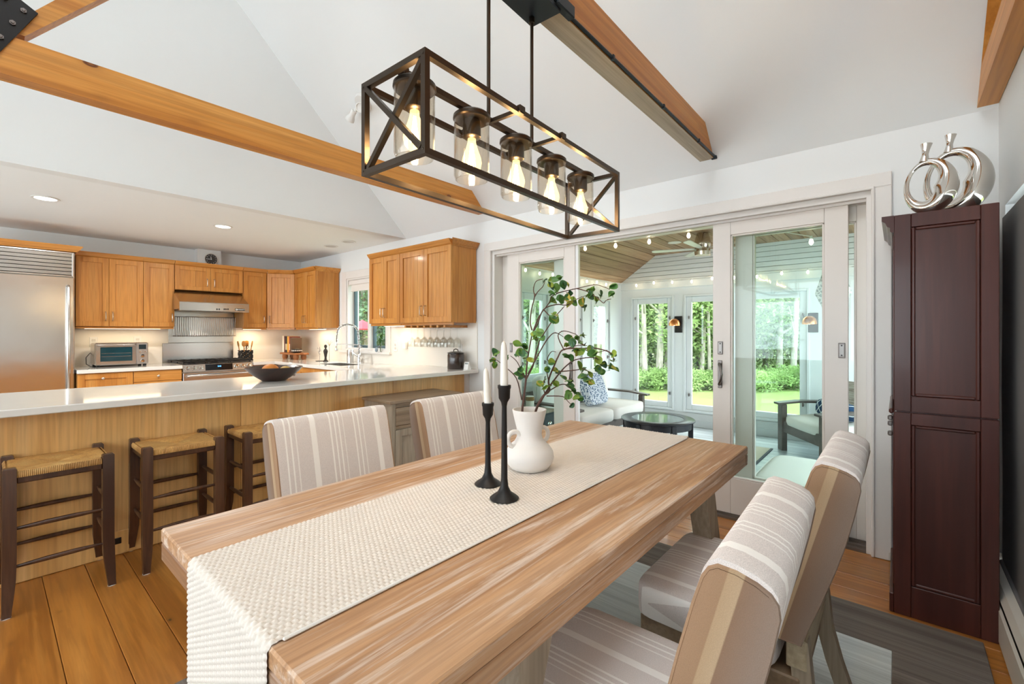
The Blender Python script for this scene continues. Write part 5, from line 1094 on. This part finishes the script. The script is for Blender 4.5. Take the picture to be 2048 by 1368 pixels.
bar((0, -hy+.035, Hc+.002), (0, hy-.035, Hc+.002), 'centre_bar', .0085)
B(MB().box(-.014, -hy+.03, Hc-.006, .014, -hy+.05, Hc+.014, .003), 'bar_end', BRONZE, t, None, False); B(MB().box(-.014, hy-.05, Hc-.006, .014, hy-.03, Hc+.014, .003), 'bar_end', BRONZE, t, None, False)
for y_ in (-.158, .08):
    bar((-hx+b_, y_, Hc-.004), (hx-b_, y_, Hc-.004), 'cross_bar', .006)
    for sx in (-1, 1): B(MB().box(sx*hx-.008, y_-.014, Hc-.016, sx*hx+.008, y_+.014, Hc+.008, .003), 'clip', BRONZE, t, None, False)
    B(MB().tube([(0, y_, Hc+.008), (0, y_, 2.4-1.68)], .0062, 10), 'rod', BRONZE, t, 60, False)
    B(MB().lathe([(.0063, 0), (.011, 0), (.011, .02), (.0063, .024)], (0, y_, 2.376-1.68), 12), 'rod_collar', BRONZE, t, 50, False)
B(MB().box(-.035, -.215, 2.4-1.68, .095, .128, 2.4185-1.68, .002), 'canopy', BLUEBLK, t, None, False)
BULB = emit('bulb_glass_glow', (1, .66, .26, 1), 2.2, .55); FIL = emit('filament_glow', (1, .78, .45, 1), 40); SMOKE = glass('shade_glass', (.96, .93, .88, 1))
first = None
for k in range(5):
    y_ = -.46+.2235*k; zc = Hc-.009
    cap = B(MB().lathe([(0, 0), (.05, 0), (.057, -.006), (.058, -.016), (.055, -.02), (.028, -.021), (.028, -.07), (.022, -.075), (0, -.075)], (0, y_, zc), 28), 'socket_cap', BRONZE, t, 40, False)
    B(MB().lathe([(.0545, -.0215), (.0545, -.19), (.05, -.203), (.047, -.2035), (.047, -.201), (.0515, -.19), (.0525, -.0215)], (0, y_, zc), 32), 'glass_shade', SMOKE, t, 50, False)
    bl = B(MB().lathe([(.0125, -.0755), (.013, -.088), (.019, -.108), (.0285, -.135), (.031, -.15), (.027, -.168), (.016, -.18), (0, -.184)], (0, y_, zc), 20), 'bulb', BULB, t, 60, False)
    fl = MB()
    for j in range(4):
        a = PI/2*j+.3; c_, s_ = math.cos(a), math.sin(a)
        fl.tube([(.003*c_, y_+.003*s_, zc-.09), (.012*c_, y_+.012*s_, zc-.158), (.012*math.cos(a+.8), y_+.012*math.sin(a+.8), zc-.158), (.003*c_, y_+.003*s_, zc-.1)], .0013, 5)
    B(fl, 'filament', FIL, bl, None, False)
    l_ = lamp('bulb_lamp', 'POINT', Matrix.LocRotScale(Vector((-1.008, 1.213, 1.68)), Matrix.Rotation(R(2.25), 3, 'Z'), None) @ Vector((0, y_, zc-.14)), 2.6, (1, .7, .36), .012)
# ---------------------------------------------------------------- sunroom things
t = T('string_lights', 'string of small warm bulbs hung round the sunroom under its ceiling', 'string lights', (-2.0, 5.0, 1.95))
GLOW = emit('string_bulb_glow', (1, .8, .52, 1), 9); bp = []
bp += [(-3.06, 3.55+.2535*k, 1.925+.012*(k % 2)) for k in range(10)]+[(-2.84+.2585*k, 6.06, 1.945+.01*((k*2) % 3-1)) for k in range(13)]
cp = []
for a, b in zip(bp, bp[1:]): cp += [Vector(a)+Vector((0, 0, .03)), (Vector(a)+Vector(b))/2+Vector((0, 0, .018))]
B(MB().tube(cp, .003, 5), 'cord', WPL, t, 60)
dp = [(-2.13, 3.5, 2.012), (-1.83, 3.5, 2.0), (-1.53, 3.5, 1.995), (-1.215, 3.5, 2.0), (-.86, 3.5, 1.99), (-.43, 3.52, 1.852)]
B(MB().tube([Vector(p)+Vector((0, .01, .032)) for p in dp], .003, 5), 'cord', WPL, t, 60)
bm_ = mesh_of(MB().lathe([(0, -.026), (.009, -.02), (.0135, -.008), (.01, .006), (.007, .014), (0, .015)], n=12), 'bulb', 60); bm_.materials.append(GLOW)
for k, p in enumerate(bp+dp):
    o = bpy.data.objects.new('bulb', bm_); COL.objects.link(o); o.parent = t; o.location = Vector(p)-Vector((-2.0, 5.0, 1.95))
    so = bpy.data.objects.new('bulb_socket', None) if False else None
    B(MB().lathe([(0, .034), (.008, .034), (.008, .013), (0, .012)], p, 8), 'bulb_socket', WPL, t)
t = T('ceiling_fan', 'nickel ceiling fan with slim blades on the sunroom ceiling', 'fan', (-1.62, 5.1, 2.2))
B(MB().lathe([(0, .139), (.06, .139), (.085, .05), (.085, .0), (.078, -.01), (.078, -.05), (.085, -.06), (.08, -.1), (0, -.104)], (-1.62, 5.1, 2.2), 28), 'motor_housing', metal('fan_nickel', (.62, .56, .48, 1), .22), t, 40)
for k in range(5):
    M = Mx((-1.62, 5.1, 2.172), R(199+72*k)) @ Matrix.Rotation(R(10), 4, 'X')
    B(MB().prism([(.08, -.02), (.2, -.03), (.5, -.04), (.53, -.02), (.53, .02), (.5, .035), (.2, .03), (.08, .02)], 'z', -.003, .003, M), 'blade', plain('fan_blade', C(214, 214, 210), .35), t)
t = T('recessed_light', 'round white recessed light in the sunroom wood ceiling', 'light', (-2.04, 5.4, SF))
B(MB().lathe([(0, -.006), (.06, -.006), (.075, -.004), (.078, 0), (0, 0)], (-2.04, 5.4, SF), 28), 'trim', WPL, t, 40)
COPPER = metal('copper_dome', (.85, .36, .14, 1), .3)
for x, lab in ((-2.275, 'black wall sconce with a copper dome between two sunroom windows'), (-.735, 'black wall sconce with a copper dome seen through the right door glass')):
    t = T('wall_sconce', lab, 'sconce', (x, SY, 1.37)); y0 = SY-.001
    B(MB().box(x-.05, y0-.016, 1.255, x+.05, y0, 1.48, .004), 'backplate', BLACKM, t)
    B(MB().lathe([(.0, .075), (.03, .07), (.06, .045), (.072, .01), (.073, -.02), (.069, -.02), (.067, .008), (.055, .04), (0, .066)], (x-.025, y0-.09, 1.37), 24), 'dome_shade', COPPER, t, 50)
    B(MB().tube([(x-.02, y0-.015, 1.4), (x-.022, y0-.06, 1.435), (x-.025, y0-.09, 1.44)], .008, 8), 'arm', BLACKM, t, 60)
    B(MB().lathe([(0, .03), (.016, .02), (.02, 0), (.014, -.018), (0, -.024)], (x-.025, y0-.09, 1.37), 12), 'bulb', emit('sconce_bulb', (1, .85, .6, 1), 3), t, 60)
# paper star lantern
t = T('paper_lantern', 'white cut-paper star lantern hanging behind the right door glass', 'lantern', (-.40, 4.5, 1.62))
PAP = NT('cut_paper').set(.9, 0, .1); vo = PAP.N('ShaderNodeTexVoronoi', feature='DISTANCE_TO_EDGE'); vo.inputs['Scale'].default_value = 38
PAP.L(PAP.coords((1, 1, 1), False), vo.inputs['Vector']); PAP.L(PAP.ramp(vo.outputs['Distance'], [(.10, C(240, 240, 236)), (.16, C(176, 184, 180))]), PAP.p.inputs['Base Color']); PAP = PAP.m
tip, top, bot = [], (-.40, 4.5, 1.985), (-.40, 4.5, 1.29)
ringp = []
for k in range(12):
    a = 2*PI*k/12+R(180); r_ = .125 if k % 2 == 0 else .065; ringp.append((-.40+r_*math.cos(a), 4.5+r_*math.sin(a), 1.575))
B(MB().add([top]+ringp, [(0, 1+k, 1+(k+1) % 12) for k in range(12)]), 'upper_facets', PAP, t); B(MB().add([bot]+ringp, [(0, 1+(k+1) % 12, 1+k) for k in range(12)]), 'lower_facets', PAP, t)
B(MB().tube([(-.40, 4.5, 1.98), (-.40, 4.5, 2.34)], .003, 6), 'cord', WPL, t)
# sofa
def cushion(c, h, p=.3, n=10, M=None): return MB().puff(c, h, p, n, 1.3, M)
t = T('sofa', 'low dark-framed sunroom sofa with white cushions', 'sofa', (-2.7, 4.45, 0)); xs, xb, ya, yb = -2.33, -3.05, 3.72, 5.24
for y_ in (ya, yb):
    B(MB().box(xs-.09, y_-.03, 0, xs-.03, y_+.03, .492, .004), 'leg', DARKW, t); B(MB().box(xb+.02, y_-.03, 0, xb+.08, y_+.03, .60, .004), 'leg', DARKW, t)
    B(MB().prism([(xs+.03, .488), (xs+.03, .508), (xs-.2, .532), (xb+.12, .535), (xb+.1, .515), (xs-.2, .513)], 'y', y_-.045, y_+.045), 'arm', DARKW, t)
B(MB().box(xs-.085, ya+.031, .2, xs-.05, yb-.031, .29, .004), 'front_rail', DARKW, t); B(MB().box(xb+.03, ya+.031, .2, xb+.07, yb-.031, .29, .004), 'back_rail', DARKW, t)
B(MB().box(xb+.03, ya+.031, .55, xb+.06, yb-.031, .62, .004), 'back_rail', DARKW, t)
for y_ in (ya+.12, 4.1, 4.48, 4.86, yb-.12): B(MB().box(xb+.035, y_-.03, .2905, xb+.055, y_+.03, .5495, .003), 'back_slat', DARKW, t)
for a, b in ((ya+.035, 4.452), (4.458, yb-.035)):
    B(cushion((-2.65, (a+b)/2, .362), (.335, (b-a)/2, .072), .22), 'seat_cushion', CREAM, t, 60)
    B(cushion((0, 0, 0), (.07, (b-a)/2-.01, .19), .35, 10, Matrix.Translation((-2.885, (a+b)/2, .615)) @ Matrix.Rotation(R(-12), 4, 'Y')), 'back_cushion', CREAM, t, 60)
BLUP = NT('blue_floral').set(.95, 0, .1); vo = BLUP.N('ShaderNodeTexVoronoi'); vo.inputs['Scale'].default_value = 55; BLUP.L(BLUP.coords((1, 1, 1.2), False), vo.inputs['Vector'])
BLUP.L(BLUP.ramp(vo.outputs['Distance'], [(.25, C(58, 80, 112)), (.4, C(92, 116, 146)), (.5, C(206, 214, 222))]), BLUP.p.inputs['Base Color']); BLUP = BLUP.m
p_ = T('throw_pillow', 'blue and white floral throw pillow on the sunroom sofa', 'pillow', (-2.62, 4.5, .44))
B(cushion((0, 0, 0), (.06, .2, .18), .3, 12, Matrix.Translation((-2.63, 4.5, .612)) @ Matrix.Rotation(R(-18), 4, 'Y')), 'cover', BLUP, p_, 60)
# coffee table
t = T('coffee_table', 'round dark coffee table with a glass inset top', 'coffee table', (-1.725, 4.13, 0)); c_ = (-1.725, 4.13)
B(MB().lathe([(.235, .43), (.32, .43), (.334, .436), (.334, .444), (.326, .45), (.235, .45), (.235, .43)], (*c_, 0), 48), 'top_ring', BLACKW, t, 40)
B(MB().lathe([(0, .441), (.234, .441), (.234, .448), (0, .448)], (*c_, 0), 48), 'glass_inset', plain('coffee_table_glass', C(120, 140, 138), .04, var=.02), t, 40)
B(MB().lathe([(.29, .37), (.305, .37), (.305, .4295), (.29, .4295), (.29, .37)], (*c_, 0), 48), 'apron', BLACKW, t, 40)
for k in range(6):
    a = 2*PI*k/6+.35; B(MB().box(-.022, -.022, 0, .022, .022, .4295, .003, Mx((c_[0]+.315*math.cos(a)*.93, c_[1]+.315*math.sin(a)*.93, 0), a)), 'leg', BLACKW, t)
B(MB().lathe([(0, .12), (.22, .12), (.22, .13), (0, .13)], (*c_, 0), 32), 'lower_shelf', plain('teal_glass', C(110, 196, 210), .1), t)
# armchair
t = T('armchair', 'dark wood sunroom armchair with a pale seat cushion', 'armchair', (-.47, 5.43, 0), R(216))
for s_ in (-1, 1):
    B(MB().box(.28, s_*.37-.045, 0, .335, s_*.37+.045, .492, .004), 'leg', DARKW, t, None, False); B(MB().box(-.33, s_*.37-.03, 0, -.27, s_*.37+.03, .5, .004), 'leg', DARKW, t, None, False)
    B(MB().prism([(.37, .488), (.37, .508), (.15, .532), (-.36, .53), (-.36, .508), (.15, .512)], 'y', s_*.37-.055, s_*.37+.055), 'arm', DARKW, t, None, False)
    B(MB().prism([(.279, .20), (.279, .31), (-.269, .22), (-.269, .12)], 'y', s_*.34-.015, s_*.34+.015), 'side_rail', DARKW, t, None, False)
B(MB().box(.285, -.324, .2, .32, .324, .315, .004), 'front_rail', DARKW, t, None, False)
Mb = Matrix.Translation((-.27, 0, .3)) @ Matrix.Rotation(R(-16), 4, 'Y')
for k in range(5): B(MB().box(-.012, -.3+.135*k, -.12, .012, -.22+.135*k, .4, .003, Mb), 'back_slat', DARKW, t, None, False)
B(MB().box(-.016, -.32, .4005, .016, .32, .45, .004, Mb), 'back_rail', DARKW, t, None, False)
B(cushion((.02, 0, .35), (.3, .32, .06), .3, 10, Matrix.Rotation(R(3), 4, 'Y')), 'seat_cushion', CREAM, t, 60, False)
TREL = NT('navy_trellis').set(.9, 0, .1); tc = TREL.N('ShaderNodeTexCoord'); sx_ = TREL.N('ShaderNodeSeparateXYZ'); TREL.L(tc.outputs['Object'], sx_.inputs[0])
a_ = TREL.math('ADD', TREL.math('MULTIPLY', sx_.outputs[1], 11), TREL.math('MULTIPLY', sx_.outputs[2], 11)); b2 = TREL.math('SUBTRACT', TREL.math('MULTIPLY', sx_.outputs[1], 11), TREL.math('MULTIPLY', sx_.outputs[2], 11))
ln = TREL.math('MINIMUM', TREL.math('ABSOLUTE', TREL.math('SUBTRACT', TREL.math('FRACT', a_), .5)), TREL.math('ABSOLUTE', TREL.math('SUBTRACT', TREL.math('FRACT', b2), .5)))
TREL.L(TREL.ramp(ln, [(.055, C(226, 232, 236)), (.075, C(36, 62, 92))]), TREL.p.inputs['Base Color']); TREL = TREL.m
ca = Vector((-.47, 5.43, 0)); Ma = Mx(ca, R(216))
def pillow(label, mat, lp, h, ry, name='throw_pillow'):
    p_ = T(name, label, 'pillow', Ma @ Vector(lp), R(216)); B(cushion((0, 0, 0), h, .5, 10, Matrix.Rotation(ry, 4, 'Y')), 'cover', mat, p_, 60, False); return p_
pillow('navy lumbar pillow with a white trellis pattern on the armchair', TREL, (-.0, .02, .495), (.085, .25, .09), R(-10))
BEIG = NT('beige_weave').set(.95, 0, .1); w_ = BEIG.noise(BEIG.coords((4, 4, 60), False), 1, 4); BEIG.L(BEIG.ramp(w_, [(.35, C(132, 122, 112)), (.5, C(176, 168, 158)), (.65, C(198, 192, 184))]), BEIG.p.inputs['Base Color'])
pillow('beige streaked back pillow on the armchair, behind the navy one', BEIG.m, (-.2, 0, .57), (.06, .29, .2), R(-16))
# floor cushion, jute rug, chest with candle jar
t = T('floor_cushion', 'large flat white floor cushion just beyond the right glass door', 'cushion', (-.42, 4.08, 0))
B(MB().puff((-.42, 4.08, .105), (.40, .45, .102), .22, 12, 1.6), 'cover', CREAM, t, 60)
B(MB().tube([(-.42+.398*math.copysign(abs(math.cos(a))**.3, math.cos(a)), 4.08+.448*math.copysign(abs(math.sin(a))**.3, math.sin(a)), .178) for a in [2*PI*k/60 for k in range(60)]], .006, 6, closed=True), 'piping', CREAM, t, 60)
t = T('sunroom_rug', 'beige jute sunroom rug with a dark bound edge', 'rug', (-1.25, 4.65, 0))
B(MB().box(-1.45, 3.8, .0005, -1.04, 5.5, .008), 'weave', plain('jute', C(176, 168, 150), .95, var=.25, vs=(90, 30, 90), bump=.5, bs=300), t)
B(MB().box(-1.0395, 3.8, .0005, -1.015, 5.5, .01, .002), 'binding', plain('rug_binding', C(58, 66, 72), .9), t)
t = T('side_chest', 'dark grey chest with a cup pull behind the left door glass', 'chest', (-2.77, 3.58, 0))
CHST = plain('chest_paint', C(70, 78, 84), .5, var=.15)
B(MB().box(-3.02, 3.46, .03, -2.58, 3.66, .475, .003), 'carcass', CHST, t); B(MB().box(-3.03, 3.45, .4755, -2.565, 3.67, .5, .003), 'top', GREYOAK, t)
for z0, z1 in ((.28, .46), (.06, .27)):
    o = B(MB().box(-2.5795, 3.475, z0, -2.566, 3.645, z1, .003), 'drawer', CHST, t)
    B(MB().lathe([(.03, 0), (.028, .012), (.016, .022), (0, .025)], n=16, M=Matrix.Translation((-2.566, 3.56, (z0+z1)/2)) @ Matrix.Rotation(PI/2, 4, 'Y')), 'cup_pull', SILVER, o, 50)
t = T('candle_jar', 'glass hurricane jar holding a pillar candle on the dark chest', 'candle jar', (-2.82, 3.57, .5)); q_ = (-2.815, 3.57, .5005)
B(MB().lathe([(0, 0), (.072, 0), (.074, .21), (.071, .21), (.069, .006), (0, .005)], q_, 28), 'glass', CGLASS, t, 50)
p_ = T('pillar_candle', 'short cream pillar candle inside the glass jar', 'candle', q_)
B(MB().lathe([(0, .0065), (.042, .0065), (.042, .11), (.036, .115), (0, .112)], q_, 20), 'wax', WAX, p_, 50); B(MB().lathe([(.0425, .07), (.044, .072), (.044, .108), (.0425, .11), (.0425, .07)], q_, 20), 'dried_flower_band', plain('dried_flowers', C(176, 134, 76), .9, var=.5, vs=(70, 70, 70)), p_)
# ---------------------------------------------------------------- garden
GZ = -.42
S('lawn', MB().box(-60, 3.6, GZ-.2, 40, 60, GZ).box(-60, -10, GZ-.2, -7.6, 3.6, GZ), plain('lawn_grass', C(122, 138, 72), .95, var=.35, vs=(1.2, 1.2, 1.2), bump=.6, bs=60))
def leaf_mat(name, cols):
    t = NT(name); d1 = t.N('ShaderNodeBsdfDiffuse'); d2 = t.N('ShaderNodeBsdfTranslucent'); mx = t.N('ShaderNodeMixShader'); mx.inputs[0].default_value = .45
    n = t.noise(t.coords((.9, .9, .9)), 1, 4); c = t.ramp(n, [(.3+.4*i/(len(cols)-1), x) for i, x in enumerate(cols)])
    t.L(c, d1.inputs[0]); t.L(c, d2.inputs[0]); t.L(d1.outputs[0], mx.inputs[1]); t.L(d2.outputs[0], mx.inputs[2]); t.L(mx.outputs[0], t.out.inputs[0]); t.n.remove(t.p); return t.m
LBROAD = leaf_mat('broad_leaves', [C(108, 134, 82), C(148, 174, 110), C(186, 204, 144)]); LDARK = leaf_mat('conifer_needles', [C(88, 118, 94), C(122, 152, 120), C(160, 186, 152)])
TRUNK = wood('tree_bark', [C(140, 132, 118), C(168, 162, 148), C(190, 186, 174)], 2, 30, .2, .9, rnd=.12, bump=.5)
def foliage(n, rx_, ry_, rz_, size, clumps, flat, mat):
    """leaf quads gathered in clumps inside an ellipsoid"""
    cc = rng.normal(size=(clumps, 3)); cc /= np.linalg.norm(cc, axis=1)[:, None]; cc *= (rng.random((clumps, 1))**.4)*np.array([rx_, ry_, rz_])
    p = cc[rng.integers(0, clumps, n)]+rng.normal(size=(n, 3))*np.array([rx_, ry_, rz_*flat])*.17
    a = rng.normal(size=(n, 3)); a[:, 2] *= .6; a /= np.linalg.norm(a, axis=1)[:, None]; b = np.cross(a, rng.normal(size=(n, 3))); b /= np.linalg.norm(b, axis=1)[:, None]
    s_ = size*(.6+.8*rng.random((n, 1)))
    v = np.stack([p-a*s_, p+b*s_*.45, p+a*s_, p-b*s_*.45], 1).reshape(-1, 3); me = bpy.data.meshes.new('crown')
    me.vertices.add(len(v)); me.vertices.foreach_set('co', v.ravel()); me.loops.add(n*4); me.loops.foreach_set('vertex_index', np.arange(n*4, dtype=np.int32))
    me.polygons.add(n); me.polygons.foreach_set('loop_start', np.arange(0, n*4, 4, dtype=np.int32)); me.polygons.foreach_set('loop_total', np.full(n, 4, np.int32)); me.update(); me.materials.append(mat); return me
FA = [foliage(8000, 2.3, 2.0, 2.2, .075, 60, 1, LBROAD), foliage(8000, 2.0, 2.3, 2.5, .07, 80, .8, LBROAD)]; FD = foliage(8000, 1.7, 1.7, 2.6, .085, 80, .3, LDARK); FS = foliage(3000, 1.0, .8, .42, .055, 30, 1, LBROAD)
def tree(x, y, kind, r_, lean, label, h=6.5, cz=2.6, group='trees beyond the lawn', back=0):
    t = T('tree', label, 'tree', (x, y, GZ), 0 if back else random.uniform(0, 6.28), group)
    P = [Vector((0, 0, -.05)), Vector((lean*.1, 0, .25)), Vector((lean*.5, .05, 1.5)), Vector((lean, .1, 3.2)), Vector((lean*1.6, .0, h))]
    mb = MB().tube(P, [r_*.95, r_*.68, r_*.58, r_*.5, r_*.25], 12)
    for k in range(6):
        z_ = 1.6+k*.7; b0 = Vector((lean*z_/h*1.4, .05, z_)); a = random.uniform(0, 6.28); mb.tube([b0, b0+Vector((math.cos(a)*.5, math.sin(a)*.5, .35)), b0+Vector((math.cos(a)*1.3, math.sin(a)*1.3, .9))], [r_*.3, r_*.2, r_*.08], 6)
    B(mb, 'trunk', TRUNK, t, 60, False)
    o = bpy.data.objects.new('crown', FD if kind == 2 else FA[kind % 2]); COL.objects.link(o); o.parent = t; o.location = (lean*.6, back, cz+.4); o.rotation_euler = (0, 0, random.uniform(0, 6.28)); o['kind'] = 'stuff'
    return t
LT = 'leafy green tree with a pale trunk at the edge of the lawn'; LC = 'dark green conifer at the edge of the lawn'
fixed = [(1291, .13, -.25), (1283, .09, -.6), (1318, .17, .1), (1331, .12, .2), (1402, .12, .25), (1420, .08, -.2), (1558, .16, .1), (1585, .15, .25), (1200, .15, 0), (1194, .1, .2), (1062, .2, 0), (1085, .14, .2)]
for i, (u, r_, ln_) in enumerate(fixed):
    d = 14.2+(i*1.37) % 2.2; p = at(u, 666, d); tree(p.x, p.y, i % 2, r_, 0 if u == 1283 else ln_*.5, LT, cz=2.4+(i % 3)*.5, back=2.1)
for i in range(34):
    u = 640+i*33; d = 17.5+(i*2.7) % 5; 
    if 660 < u < 1000: d = 17+(i*2.7) % 4
    p = at(u, 666, d); tree(p.x, p.y, 2 if i % 3 == 0 else i % 2, .12+.05*(i % 2), random.uniform(-.3, .3), LC if i % 3 == 0 else LT, cz=1.7+(i % 4)*.55)
for i in range(22):
    u = 660+i*50; d = 25+(i*3.1) % 6; p = at(u, 666, d); tree(p.x, p.y, i % 2, .15, 0, LT, cz=2.2+(i % 3)*.8)
for i in range(30):
    u = 1010+i*21.5; d = 13.2+(i*1.7) % 1.3; p = at(u, 666, d)
    t = T('shrub', 'low leafy shrub along the far edge of the lawn', 'shrub', (p.x, p.y, GZ+.25), random.uniform(0, 6), 'shrubs along the lawn edge'); t.scale = (.8, .8, random.uniform(.6, 1.0))
    o = bpy.data.objects.new('foliage', FS); COL.objects.link(o); o.parent = t; o['kind'] = 'stuff'
t = T('parasol', 'red garden parasol outside the kitchen window', 'parasol', (-10.78, 6.5, GZ)); RED = plain('red_canvas', C(204, 52, 66), .8)
B(MB().lathe([(0, 2.02), (.15, 1.94), (.36, 1.78), (.35, 1.755), (.15, 1.91), (0, 1.98)], (-10.78, 6.5, GZ), 8), 'canopy', RED, t); B(MB().tube([(-10.78, 6.5, GZ), (-10.3, 6.5, GZ+2.2)], .02, 8), 'pole', BLACKM, t); B(MB().lathe([(0, 0), (.25, 0), (.24, .06), (.03, .1), (0, .1)], (-10.78, 6.5, GZ), 20), 'base', BLACKM, t)
